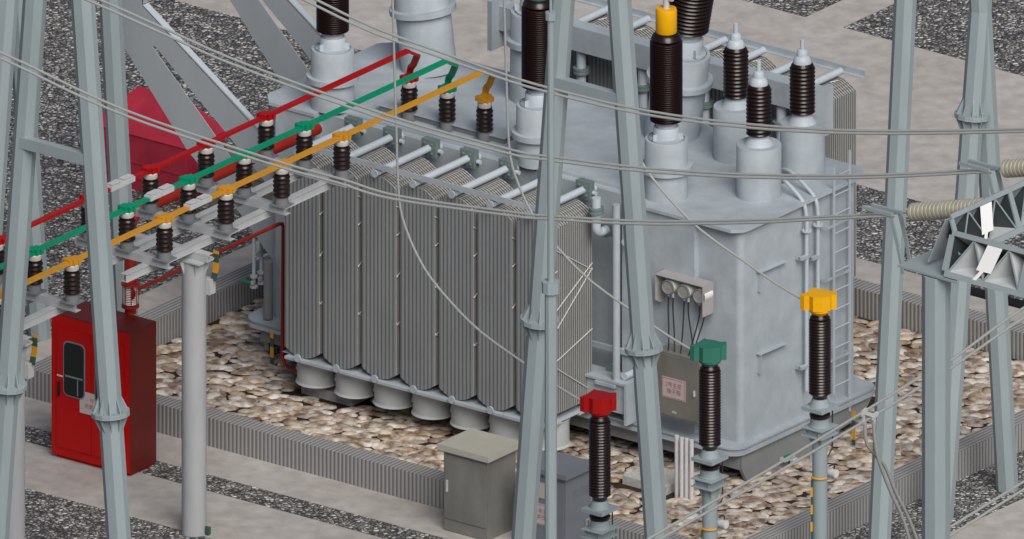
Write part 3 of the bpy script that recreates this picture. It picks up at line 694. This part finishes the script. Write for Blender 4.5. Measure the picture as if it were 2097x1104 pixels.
# ================================================================ fire equipment
cabx0, cabx1, caby0, caby1, cabz = -.65, .80, -10.24, -9.62, 2.25
F_ = thing('fire_cabinet', 'tall red fire cabinet with glazed door and notice plate', 'cabinet', (cabx0, caby0, 0))
m_ = MB(); m_.box(cabx0, cabx1, caby0, caby1, .06, cabz); m_.box(cabx0+.05, cabx1-.05, caby0+.06, caby1-.02, 0, .0595); m_.build('body', 'redcab', F_)
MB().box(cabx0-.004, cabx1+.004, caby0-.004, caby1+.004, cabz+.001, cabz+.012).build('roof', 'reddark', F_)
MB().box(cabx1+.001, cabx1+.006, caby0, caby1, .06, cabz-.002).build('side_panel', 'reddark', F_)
dz0, dz1 = .20, 2.05
dr = MB(); dr.box(cabx0+.11, cabx0+.74, caby0-.022, caby0-.001, dz0, dz1); do = dr.build('door', 'redcab', F_)
dr2 = MB(); dr2.box(cabx0+.75, cabx1-.12, caby0-.022, caby0-.001, dz0, dz1); d2 = dr2.build('door', 'redcab', F_)
def rrect_xz(x0, x1, z0, z1, r, y, th):
    pts = [(x, y, z) for x, z in rounded(x0, x1, z0, z1, r, 5)]; return MB().slab(pts, (0, -th, 0))
for par, xw in ((do, cabx0+.26), (d2, cabx0+.84)):
    rrect_xz(xw-.018, xw+.378, 1.03, 1.89, .09, caby0-.0225, .012).build('window_frame', 'insbase', par)
    wo = rrect_xz(xw, xw+.36, 1.05, 1.87, .08, caby0-.035, .004).build('window', 'glass', par)
    c_ = MB(); c_.box(xw+.02, xw+.34, caby0-.0415, caby0-.0395, 1.33, 1.36); c_.box(xw+.24, xw+.26, caby0-.0415, caby0-.0395, 1.07, 1.32); c_.build('window_mark', 'greycab', wo)
MB().box(cabx0+.145, cabx0+.175, caby0-.05, caby0-.0225, 1.0, 1.22).build('handle', 'black', do)
for z_ in (.52, 1.62): MB().box(cabx1-.118, cabx1-.10, caby0-.03, caby0-.001, z_, z_+.2).build('hinge', 'redpaint', F_)
MB().box(cabx0+.12, cabx0+.235, caby0-.0245, caby0-.0225, 1.30, 1.325).build('lock_plate', 'silver', do)
a = atY(163, 800, caby0-.03); sign(a.x, a.x+.60, caby0-.0235, a.z-.34, a.z, '1 号 主 变\n充氮灭火箱', .085, do, False)
# red pipe work
P_ = thing('fire_pipe', 'thick dark red pipe rising from the fire cabinet and running to the transformer', 'pipe', (.30, -9.6, cabz+.012))
px_ = .30; py_ = atX(267, 600, px_).y
MB().path([(px_,py_,cabz+.2), (px_,py_,3.62), (px_,py_+.05,3.74), (px_,py_+.16,3.80), (px_,-5.08,3.80)], .090, 22).build('pipe', 'redpipe', P_)
m_ = MB(); m_.lathe((px_,py_,cabz+.012), [(.085,0),(.085,.10),(.13,.10),(.13,.14),(.085,.14)], 20); m_.lathe((px_,py_,cabz+.46), [(.09,0),(.135,0),(.135,.04),(.09,.04)], 20)
for a in range(0, 360, 45):
    r_ = math.radians(a); m_.tube((px_+.115*math.cos(r_), py_+.115*math.sin(r_), cabz+.13), (px_+.115*math.cos(r_), py_+.115*math.sin(r_), cabz+.48), .006, 6)
m_.build('pipe_flange', 'redpipe', P_)
m_ = MB(); 
for i in range(11):
    z_ = cabz+.165+i*.027; m_.lathe((px_,py_,z_), [(.088,0),(.104,.003),(.104,.012),(.088,.015)], 24)
m_.build('bellows', 'white', P_)
P2 = thing('drain_line', 'thin red pipe running beside the radiators down to the first cooling fan', 'pipe', (.345, -9.6, 2.6))
zl = atX(575, 457, .345).z
MB().path([(.345,-9.62,zl-.0), (.345,-6.06,zl), (.345,-5.99,zl-.02), (.345,-5.96,zl-.08), (.345,-5.98,.66), (.355,-6.0,.52), (.42,-6.02,.42), (.52,-6.03,.385), (.69,-6.03,.38)], .028, 14).build('pipe', 'redpipe', P2)
MB().lathe((.345,-9.66,zl), [(.028,0),(.10,0),(.10,.02),(.04,.03),(.04,.08),(.06,.09)], 24, Vector((0,1,0))).build('hand_wheel', 'redpipe', P2)
# red storage chest with a hipped lid, far left
E0 = atZ(381, 417, 0); zc = .86
def onz(px, py, z): return atZ(px, py, z)
R_ = thing('storage_chest', 'big dark red chest with a sloping lid standing on the gravel behind the poles', 'chest', (E0.x-.9, E0.y+.5, 0))
fr, brr = onz(381, 305, zc), onz(462, 268, zc); xL = onz(185, 252, zc).x
MB().box(xL, fr.x, fr.y, brr.y, 0, zc).build('body', 'maroon', R_)
y0, y1 = fr.y-.02, brr.y+.02; x0, x1 = xL-.02, fr.x+.02; ra, rb = Vector((x0+.45, (y0+y1)/2+.12, zc+.50)), Vector((x1-.45, (y0+y1)/2+.12, zc+.50))
MB().add([(x0,y0,zc+.002),(x1,y0,zc+.002),(x1,y1,zc+.002),(x0,y1,zc+.002),ra,rb], [(0,1,5,4),(1,2,5),(2,3,4,5),(3,0,4),(0,3,2,1)]).build('lid', 'maroon', R_, smooth=10)
for z_ in (.18, .42): MB().box(xL+.05, fr.x-.05, fr.y-.012, fr.y-.002, z_, z_+.03).build('trim_strip', 'maroon', R_)
# olive cabinet behind the bars
a = atZ(415, 418, 0); b_ = atZ(572, 460, 0)
O_ = thing('meter_box', 'olive brown metal box half hidden behind the busbar frame and braces', 'box', (a.x, a.y, 0))
MB().box(a.x, b_.x, a.y, a.y+1.5, 0, .62).build('body', 'olive', O_)
MB().box(a.x-.03, b_.x+.03, a.y-.03, a.y+1.53, .622, .67).build('lid', 'olive', O_)

# ================================================================ free standing cabinets, slabs, straps
def cabinet(name, label, x0, x1, y0, y1, z1, mbody, mtop, ov=.07, th=.09):
    t_ = thing(name, label, 'cabinet', (x0, y0, 0))
    MB().box(x0, x1, y0, y1, .0, z1).build('body', mbody, t_)
    MB().box(x0+.03, x1-.03, y0+.0, y1-.03, z1+.001, z1+.02).build('gap_strip', 'black', t_)
    MB().box(x0-ov, x1+ov, y0-ov, y1+ov, z1+.021, z1+.021+th).build('top_cover', mtop, t_)
    return t_
c0 = atZ(909, 1085, 0)
x0, y0 = c0.x, c0.y
t_ = cabinet('steel_cabinet', 'stainless steel cabinet with a pale flat top standing outside the pit wall', x0, x0+.80, y0, y0+.68, 1.24, 'stainless', 'cabtop')
d = MB(); d.box(x0+.03, x0+.77, y0-.012, y0-.001, .20, 1.20); dd = d.build('door', 'stainless', t_)
MB().box(x0+.055, x0+.085, y0-.03, y0-.0125, .62, .80).build('handle', 'silver', dd)
MB().box(x0+.02, x0+.78, y0-.010, y0-.001, .02, .18).build('plinth_panel', 'stainless', t_)
gz = 1.22
g0 = atZ(1158, 980, gz); x1 = g0.x; y0 = g0.y
t_ = cabinet('grey_cabinet', 'blue grey control cabinet with a notice plate, partly behind the leaning pole', x1-.80, x1, y0, y0+.62, gz-.03, 'greycab', 'greycab', .06, .07)
d = MB(); d.box(x1-.77, x1-.03, y0-.014, y0-.001, .1, gz-.08); dd = d.build('door', 'greycab', t_)
rrect_xz(x1-.66, x1-.17, gz-.40, gz-.16, .05, y0-.0145, .008).build('indicator_panel', 'cabtop', dd)
sign(x1-.60, x1-.18, y0-.0145, .40, .73, '2号主变\n冷却控制箱', .078, dd)
d = MB()
for i in range(5): d.box(x1+.001, x1+.006, y0+.18, y0+.34, gz-.26-i*.03, gz-.245-i*.03)
for i in range(5): d.box(x1+.001, x1+.006, y0+.38, y0+.54, gz-.26-i*.03, gz-.245-i*.03)
d.build('vent_louvre', 'greycab', t_)
def slab(px, pyl, w_, dpt, h_, label):
    a = atZ(*px, 0); tag(MB().box(a.x, a.x+w_, a.y, a.y+dpt, 0, h_).build('concrete_slab', 'stone', loc=(a.x, a.y, 0)), label, 'slab', 'concrete slabs on the pebbles')
slab((617,806), 0, .92, .60, .16, 'rough grey concrete slab lying under the first cooling fan')
slab((1275,992), 0, .80, .62, .14, 'rough grey concrete slab on the pebbles beside the white conduits')
def strap(px, py, z0, z1, label):
    a = atZ(px, py, 0); tag(MB().box(a.x-.03, a.x+.03, a.y-.006, a.y+.006, 0, z1).build('earth_strap', 'strap', loc=(a.x, a.y, 0)), label, 'earth strap', 'green and yellow earthing straps')
strap(1748, 918, 0, .58, 'green and yellow striped earth strap at the right rear corner of the transformer')
strap(557, 750, 0, .52, 'green and yellow striped earth strap at the left front corner of the transformer')

# ================================================================ leaning octagonal poles
def octleg(m_, p0, p1, r): m_.tube(p0, p1, r, 8, rot=math.radians(22.5+10))
def flange(px_axis, r, d):
    m_ = MB(); c_ = Vector(px_axis); d = d.normalized()
    m_.lathe(c_, [(r*.9,-.035),(r*1.62,-.035),(r*1.62,.0),(r*.9,.0)], 14, d); m_.lathe(c_, [(r*.9,.002),(r*1.62,.002),(r*1.62,.037),(r*.9,.037)], 14, d)
    q = Vector((0,0,1)).rotation_difference(d)
    for k in range(10):
        a = 2*math.pi*(k+.5)/10; e_ = q@Vector((math.cos(a), math.sin(a), 0)); t_ = d.cross(e_)*.012
        for sgn in (1, -1):
            b0 = c_+d*.037*sgn
            m_.slab([b0+e_*r*.93, b0+e_*r*1.5, b0+e_*r*.95+d*.23*sgn], t_)
        a2 = 2*math.pi*(k)/10; e2 = q@Vector((math.cos(a2), math.sin(a2), 0))*r*1.34
        m_.tube(c_+e2-d*.055, c_+e2+d*.06, .014, 6)
    return m_
def leg_from_px(pa, pb, Y=None, X=None, z0=0, z1=13):
    A, B = (atY(*pa, Y), atY(*pb, Y)) if Y is not None else (atX(*pa, X), atX(*pb, X))
    d = (A-B)/(A.z-B.z); return B+d*(z0-B.z), B+d*(z1-B.z)
def aframe(label, legs, r, Y, bars=(), fl=(), top=None):
    ends = [leg_from_px(a, b_, Y=Y) for a, b_ in legs]
    # apex where the two legs meet
    (a0, a1), (b0, b1) = ends
    za = 0; ka = (a1-a0)/13; kb = (b1-b0)/13; za = (b0.x-a0.x)/(ka.x-kb.x)
    t_ = thing('gantry_frame', label, 'steel frame', ((a0+b0)/2)[:], 'leaning steel gantry frames')
    for s_, k_ in ((a0, ka), (b0, kb)):
        m_ = MB(); octleg(m_, s_, s_+k_*(za-.15), r); lo = m_.build('leg', 'steel', t_, smooth=20)
        for zf in fl: flange(s_+k_*zf, r, k_).build('bolted_flange', 'steel', lo, smooth=20)
    for z_ in bars:
        m_ = MB(); m_.bar(a0+ka*z_-Vector((.0,.1,0)), b0+kb*z_-Vector((.0,.1,0)), .13, .17); m_.build('cross_bar', 'steel', t_)
    ap = a0+ka*za; MB().box(ap.x-.3, ap.x+.3, ap.y-.3, ap.y+.3, ap.z-.2, ap.z).build('cap_plate', 'steel', t_)
    return t_
YD = -14.25
zf = atY(1092, 652, YD).z
pz = atY(1200, 180, YD).z
aframe('tall two legged steel frame with a short cross bar in front of the transformer', [((1152.5,0),(1072,1104)), ((1268.5,0),(1345,1104))], .178, YD, (pz+.02,), (zf,))
YA = -18.1
zfa = atY(21, 790, YA).z; pza = atY(115, 305, YA).z
aframe('tall two legged steel frame with a cross bar in front of the red cabinet', [((71.5,0),(-7,1104)), ((169.5,0),(243.5,1104))], .178, YA, (pza+.02,), (zfa,))
def pair(label, pts, X, r, fl=()):
    t_ = None
    for i, (pa, pb) in enumerate(pts):
        s_, e_ = leg_from_px(pa, pb, X=X, z1=12.5)
        if t_ is None: t_ = thing('gantry_frame', label, 'steel frame', s_[:], 'leaning steel gantry frames')
        m_ = MB(); octleg(m_, s_, e_, r); lo = m_.build('leg', 'steel', t_, smooth=20)
        if i in fl:
            k_ = (e_-s_)/12.5; q = atX(1990, 237, X) if X > 0 else atX(5, 600, X)
            flange(s_+k_*q.z, r, k_).build('bolted_flange', 'steel', lo, smooth=20)
I0 = atZ(2063, 1003, 0); C0 = atZ(82, 690, 0)
pair('crossing pair of leaning steel legs at the right edge, one with a bolted collar', [((2009,0),(1933,1012)), ((2006.5,0),(2063,1003))], I0.x, .165, (0,))
pair('crossing pair of leaning steel legs at the far left, one foot on the gravel', [((15,0),(-14,420)), ((38,0),(82,690))], C0.x, .165)
def lone(label, pa, pb, X, r):
    s_, e_ = leg_from_px(pa, pb, X=X, z1=12.5); m_ = MB(); octleg(m_, s_, e_, r)
    t_ = m_.build('steel_pole', 'steel', loc=s_[:], smooth=20); tag(t_, label, 'pole', 'single leaning steel poles')
lone('single leaning eight sided steel pole between the transformer and the right edge', (1854,0), (1801,1104), I0.x+.3, .165)
lone('single leaning steel pole behind the red bar, in front of the dark red chest', (231,90), (252,500), C0.x+.75, .168)
# telescopic lightning rod
def lay(px, py, d):
    u, v_ = uv(px, py); return Vector((u*ca-d*sa, u*sa+d*ca, (v_-d*sp)/cp))
q = lay(1128, 587, -31); q2 = lay(1128, 32, -31)
t_ = thing('lightning_rod', 'slim upright stepped steel mast nearest the camera', 'mast', (q.x, q.y, 0))
m_ = MB(); m_.tube((q.x,q.y,0), (q.x,q.y,q.z-.08), .09, 10); m_.tube((q.x,q.y,q.z+.08), (q.x,q.y,q2.z-.05), .05, 10); m_.tube((q.x,q.y,q2.z+.05), (q.x,q.y,q2.z+3), .022, 10); m_.build('mast_tube', 'steel', t_, smooth=20)
MB().tube((q.x,q.y,q.z-.09), (q.x,q.y,q.z+.085), .135, 10).build('collar', 'steel', t_, smooth=20)
MB().tube((q.x,q.y,q2.z-.06), (q.x,q.y,q2.z+.055), .083, 10).build('collar', 'steel', t_, smooth=20)

# ================================================================ surge arresters
AX = 11.2
def arrester(px, label, capmat, dY):
    Yy = atX(1679, 700, AX).y+dY; zz = lambda py: atX(1679, py, AX).z
    t_ = thing('surge_arrester', label, 'surge arrester', (AX, Yy, 0), 'surge arresters along the right side of the pit')
    c = Vector((AX, Yy, 0)); zc = zz(640)
    MB().tube((AX,Yy,0), (AX,Yy,zz(886)), .112, 32).build('post', 'steel', t_)
    m_ = MB(); z1 = zz(872); z0 = z1-.135
    m_.box(AX-.19, AX+.19, Yy-.21, Yy+.21, z1-.014, z1); m_.box(AX-.19, AX+.19, Yy-.21, Yy+.21, z0, z0+.014); m_.box(AX-.14, AX-.13, Yy-.18, Yy+.2, z0+.0145, z1-.0145); m_.box(AX+.10, AX+.11, Yy-.18, Yy+.2, z0+.0145, z1-.0145)
    m_.box(AX-.125, AX+.095, Yy-.15, Yy-.14, z0+.0145, z1-.0145)
    for a in (45, 135, 225, 315):
        r_ = math.radians(a); d_ = Vector((math.cos(r_), math.sin(r_), 0)); m_.slab([c+d_*.11+Vector((0,0,z0-.002)), c+d_*.18+Vector((0,0,z0-.002)), c+d_*.11+Vector((0,0,z0-.22))], d_.cross(Vector((0,0,1)))*.012)
    m_.build('bracket_box', 'steel', t_)
    m_ = MB().lathe(c, [(.16,z1+.001),(.16,z1+.02),(.15,z1+.025),(.135,z1+.12),(.14,z1+.13),(.10,z1+.135)], 30); z2 = zz(834)
    m_.box(AX-.19, AX+.19, Yy-.20, Yy+.20, z2-.025, z2+.03); m_.lathe(c, [(.10,z2-.10),(.11,z2-.025)], 24); m_.lathe(c, [(.155,z2+.031),(.15,z2+.045),(.115,z2+.14),(.10,z2+.145)], 30)
    m_.build('foot_flange', 'steel', t_)
    MB().lathe(c, [(.10,z2-.15),(.15,z2-.14),(.155,z2-.10),(.10,z2-.085)], 26).build('insulating_ring', 'porcelain', t_)
    zb = z2+.145; zt = zz(652)
    MB().lathe(c, [(.10,zb),(.12,zb+.05),(.145,zb+.07)]+sheds(.164, zb+.07, zt, .045, .88)+[(.15,zt+.02),(.12,zt+.05),(.115,zt+.06),(.125,zt+.075),(.115,zt+.09),(.125,zt+.105),(.115,zt+.12)], 34).build('insulator', 'porcelain', t_)
    m_ = MB(); zk = zt+.10
    m_.lathe(c, [(.12,zk-.02),(.165,zk+.03),(.165,zk+.06)], 24)
    rv = Vector((ca, sa, 0)); fv = Vector((-sa, ca, 0)); H = .225; pts = []
    for a, b2 in ((-.155,-.09),(-.10,-.17),(.03,-.175),(.10,-.13),(.15,-.12),(.17,-.06),(.245,-.035),(.245,.13),(.15,.12),(.05,.2),(-.04,.22),(-.08,.27),(-.2,.05),(-.29,-.05),(-.23,-.10)): pts.append(c+rv*a+fv*b2+Vector((0,0,zk+.06)))
    m_.slab(pts, (0,0,H)); m_.build('top_clamp', capmat, t_, smooth=20)
    # discharge counter, its leads and the striped earth strip
    q = atX(1700, 966, AX); yq = q.y+dY
    m_ = MB(); m_.tube((AX-.02,yq-.02,q.z), (AX+.13,yq-.02,q.z), .066, 26); m_.cbox((AX+.0,yq-.0,q.z-.09), (.06,.08,.05)); o_ = m_.build('counter', 'silver', t_)
    MB().tube((AX+.131,yq-.02,q.z), (AX+.137,yq-.02,q.z), .055, 26).build('counter_glass', 'conduit', o_)
    m_ = MB(); m_.path([(AX+.05,Yy+.17,z2-.03), (AX+.07,Yy+.21,z2-.04), (AX+.07,Yy+.21,z2-.68), (AX+.05,Yy+.10,z2-.82), (AX+.05,Yy+.09,z2-.98)], .011, 8)
    m_.path(catmull([(AX+.06,Yy+.14,z2-.95), (AX+.08,Yy+.24,z2-.96), (AX+.08,Yy+.22,z2-1.10), (AX+.05,yq+.0,q.z+.06)], 5), .011, 8); m_.build('lead_wire', 'cable', t_)
    m_ = MB(); fx = c-rv*.120+fv*(-.03); m_.cbox((fx.x, fx.y, q.z/2-.0), (.03,.035,q.z), Matrix.Rotation(AZ, 3, 'Z'))
    pth = []
    for k in range(9):
        a = math.radians(190+k*16); pth.append(c+rv*.122*math.cos(a)+fv*.122*math.sin(a)+Vector((0,0,q.z+.0)))
    m_.path(pth, .016, 8); m_.build('earth_strap', 'strap2', t_)
    MB().cbox(c-rv*.11+Vector((0,0,zz(938))), (.07,.05,.12), Matrix.Rotation(AZ, 3, 'Z')).build('side_lug', 'steel', t_)
stripes('strap2', (.03, .085, .065), (.62, .30, .012), 3.7)
arrester(1679, 'brown surge arrester with a yellow top clamp', 'yellowbright', 0)
arrester(1454, 'brown surge arrester with a dark green top clamp', 'greendark', -2.65)
arrester(1229, 'brown surge arrester with a bright red top clamp', 'redpaint', -5.30)

# ================================================================ overhead conductors
def conductor(label, pix, Yw, sep=9):
    pts = [atY(px, py, Yw) for px, py in pix]
    t_ = thing('overhead_conductor', label, 'overhead wire', pts[-1][:], 'twin overhead conductors')
    for k in (0, 1):
        cv = catmull(pts, 5); off = Vector((0, -.15*k, 0)) if True else 0
        MB().path([p+off for p in cv], .0205, 8).build('strand', 'wire', t_)
    return t_, pts
YC, YA_, YB = -22.5, -20.1, -17.7
cC, pC = conductor('lowest and nearest pair of grey overhead wires, sagging across the radiators', [(-300,-15),(0,107),(254,225),(560,328),(703,368),(819,402),(1060,436),(1120,442),(1326,453),(1560,450),(1700,443),(1846,436)], YC)
cA, pA = conductor('middle pair of grey overhead wires, sagging across the lid', [(-60,-110),(205,0),(360,69),(500,130),(808,241),(1060,310),(1120,320),(1330,345),(1560,358),(1790,358),(2045,346)], YA_)
cB, pB = conductor('upper pair of grey overhead wires, crossing the tall bushings', [(380,-130),(648,0),(717,34),(800,70),(1000,141),(1120,179),(1330,228),(1560,257),(1790,268),(2097,264),(2260,256)], YB)
# terminal clamps and hanging tails at the string ends
for t_, P, Yw in ((cC, pC, YC), (cA, pA, YA_)):
    e_ = P[-1]; m_ = MB()
    for k in (0, 1):
        o_ = Vector((-.05*k, -.15*k, 0)); m_.bar(e_+o_+Vector((-.55,0,.0)), e_+o_, .05, .05); m_.bar(e_+o_+Vector((-.03,0,-.02)), e_+o_+Vector((.12,-.02,-.45)), .06, .03, Vector((0,1,0)))
        m_.bar(e_+o_+Vector((.10,-.02,-.40)), e_+o_+Vector((.23,-.05,-.85)), .045, .03, Vector((0,1,0)))
    m_.build('end_clamp', 'steel', t_)
# cream insulator strings
def string(label, pa, pb, Yw):
    a, b_ = atY(*pa, Yw-.08), atY(*pb, Yw-.08); d = b_-a; L_ = d.length
    t_ = thing('insulator_string', label, 'insulator string', a[:], 'cream insulator strings')
    pr = [(.03,0),(.10,.02)]
    k = int(L_/.075)
    for i in range(k): z_ = .03+i*.075; pr += [(.128,z_+.004),(.136,z_+.012),(.136,z_+.058),(.128,z_+.068)]
    pr += [(.05, L_)]
    MB().lathe(a, pr, 26, d).build('sheds', 'cream', t_)
    MB().tube(a-d.normalized()*.16, a, .014, 8).build('link_pin', 'steel', t_)
string('cream ribbed insulator string at the end of the lowest wire pair', (1866,435), (2012,424), YC)
string('cream ribbed insulator string at the end of the middle wire pair', (2056,346), (2210,336), YA_)
# slim leads dropping to the three arresters
base = [(790,-300),(802,-60),(807,108),(812,280),(817,400),(830,465),(868,548),(920,615),(985,680),(1075,745),(1140,790),(1200,826)]
for i, nm in enumerate(('red', 'green', 'yellow')):
    Yw = atX(1679,700,AX).y-5.30
    pts = [atY(px, py, Yw)+Vector((0, 2.65*i, 0)) for px, py in base]
    tag(MB().path(catmull(pts, 3), .0185, 8).build('drop_lead', 'wire', loc=pts[-1][:]), f'slim grey lead curving down to the {nm} topped surge arrester', 'wire', 'leads to the surge arresters')
# lower twin line with spacer and two tails
XL = 19.0
t_ = thing('overhead_conductor', 'steep lower pair of thin wires climbing to the right in front of the arresters', 'overhead wire', atX(1780, 846, XL)[:], 'twin overhead conductors')
for s_ in (((1150,1220),(1328,1104),(1560,970),(1769,843),(1888,770),(1947,738),(2060,655),(2160,590)), ((1170,1220),(1352,1104),(1560,986),(1790,851),(1888,790),(1947,754),(2075,665),(2175,600))):
    MB().path(catmull([atX(px, py, XL) for px, py in s_], 4), .0215, 8).build('strand', 'wire', t_)
m_ = MB(); a, b_ = atX(1768,845,XL), atX(1790,853,XL); m_.bar(a, b_, .06, .05, Vector((1,0,.3)))
for q in (a, b_): m_.cbox(q+Vector((0,0,-.09)), (.03,.05,.18)); m_.bar(q+Vector((0,-.08,-.02)), q+Vector((0,.08,.03)), .05, .05)
m_.build('spacer_clamp', 'silver', t_)
m_ = MB(); m_.path(catmull([atX(*p, XL) for p in ((1771,862),(1774,905),(1790,930),(1812,955),(1835,1010),(1860,1060),(1885,1125),(1905,1180))], 5), .026, 10)
m_.path(catmull([atX(*p, XL+.1) for p in ((1789,866),(1792,905),(1800,945),(1825,1010),(1848,1060),(1868,1125),(1885,1180))], 5), .026, 10); m_.build('tail_lead', 'wire', t_)
t_ = thing('overhead_conductor', 'pair of thin wires crossing the bottom right corner', 'overhead wire', atX(2000, 1040, XL)[:], 'twin overhead conductors')
for s_ in (((1700,1230),(1948,1078),(2097,986),(2300,860)), ((1720,1245),(1948,1096),(2097,1002),(2300,876))):
    MB().path(catmull([atX(px, py, XL-.5) for px, py in s_], 4), .0215, 8).build('strand', 'wire', t_)

# ================================================================ corner gantry: column with two lattice beams
YJ = -23.6; JX = (uv(1917,0)[0]-YJ*sa)/ca; ZJ = atY(1917, 562, YJ).z
G_ = thing('corner_gantry', 'upright steel column with two heavy lattice beams meeting at its top, right edge', 'gantry', (JX, YJ, 0))
m_ = MB(); octleg(m_, (JX,YJ,0), (JX,YJ,ZJ), .21); m_.build('column', 'steel', G_, smooth=20)
pl = [atZ(1838, 547, ZJ+.02), atZ(1912, 513, ZJ+.02), atZ(1960, 520, ZJ+.02), atZ(1960, 582, ZJ+.02)]
MB().slab(pl[::-1], (0,0,.03)).build('gusset_plate', 'steel', G_)
def lattice(name, b0, dl, nbays, up, dep):
    """b0 = lower corner, dl = bay vector, up = face slope vector, dep = depth inward"""
    fr_ = MB(); pn = MB(); mi = []; b0 = Vector(b0); dl = Vector(dl); up = Vector(up); dep = Vector(dep)
    nrm = dl.cross(up).normalized(); nrm = nrm if nrm.dot(FW) < 0 else -nrm; L_ = dl*nbays; ln = dl.normalized()
    upn = up.normalized()
    fr_.slab([b0, b0+L_, b0+L_+upn*.085, b0+upn*.085], -nrm*.03); fr_.slab([b0+up-upn*.075, b0+up-upn*.075+L_, b0+up+L_, b0+up], -nrm*.03)
    for k in range(0, nbays+1, 2):
        p = b0+dl*k; fr_.slab([p-ln*.055+upn*.086, p+ln*.055+upn*.086, p+ln*.04+up-upn*.076, p-ln*.04+up-upn*.076], -nrm*.028)
    for k in range(nbays):
        p = b0+dl*k; ea = .055 if k % 2 == 0 else 0; eb = .0 if k % 2 == 0 else .055
        cs = [p+ln*ea+upn*.086, p+dl-ln*eb+upn*.086, p+dl-ln*eb+up-upn*.076, p+ln*ea+up-upn*.076]
        cs = [c-nrm*.02 for c in cs]
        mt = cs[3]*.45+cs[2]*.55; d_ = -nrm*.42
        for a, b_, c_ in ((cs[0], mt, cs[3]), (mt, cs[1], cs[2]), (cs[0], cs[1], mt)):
            g = (a+b_+c_)/3+d_; i_ = (a is mt, c_ is mt); dk = (0, 1, 0) if c_ is mt else ((1, 0, 1) if b_ is mt else (0, 1, 1)); pn.add([a, b_, c_, g], [(0,1,3),(1,2,3),(2,0,3)]); mi += dk  # dk picks the facets painted near black to stand in for shade
        fr_.bar(cs[0], mt, .012, .022, (nrm.cross(mt-cs[0])).normalized()); fr_.bar(cs[1], mt, .012, .022, (nrm.cross(mt-cs[1])).normalized())
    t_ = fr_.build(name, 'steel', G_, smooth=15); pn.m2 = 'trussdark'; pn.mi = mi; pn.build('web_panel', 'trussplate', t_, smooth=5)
    for k in range(1, nbays, 2):
        a = b0+dl*k+up-upn*.08-ln*.03+nrm*.004; sk = -ln*.15
        wh = MB(); wh.slab([a, a+ln*.27, a+ln*.27+sk*.8-upn*.40, a+sk*.8-upn*.40], -nrm*.006)
        wh.slab([a+ln*.07+sk*.8-upn*.4, a+ln*.14+sk*.8-upn*.4, a+ln*.11+sk*1.3-upn*.55, a+ln*.04+sk*1.3-upn*.55], -nrm*.006)
        wh.build('splice_plate', 'trusswhite', t_)
    return t_
bl = atY(1932, 566, YJ-.15); 
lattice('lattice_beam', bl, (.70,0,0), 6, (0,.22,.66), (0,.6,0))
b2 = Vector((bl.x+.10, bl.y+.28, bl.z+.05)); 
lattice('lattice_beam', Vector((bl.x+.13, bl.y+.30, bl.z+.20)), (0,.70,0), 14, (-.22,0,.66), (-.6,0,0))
m_ = MB(); k0 = Vector((bl.x-.45, bl.y+.2, bl.z+.06)); m_.slab([k0, k0+Vector((0,9,0)), k0+Vector((.33,9,.74)), k0+Vector((.33,0,.74))], (.02,0,0)); m_.build('back_chord', 'strut', G_)

for o in bpy.data.objects:
    if '_o' in o: del o['_o']
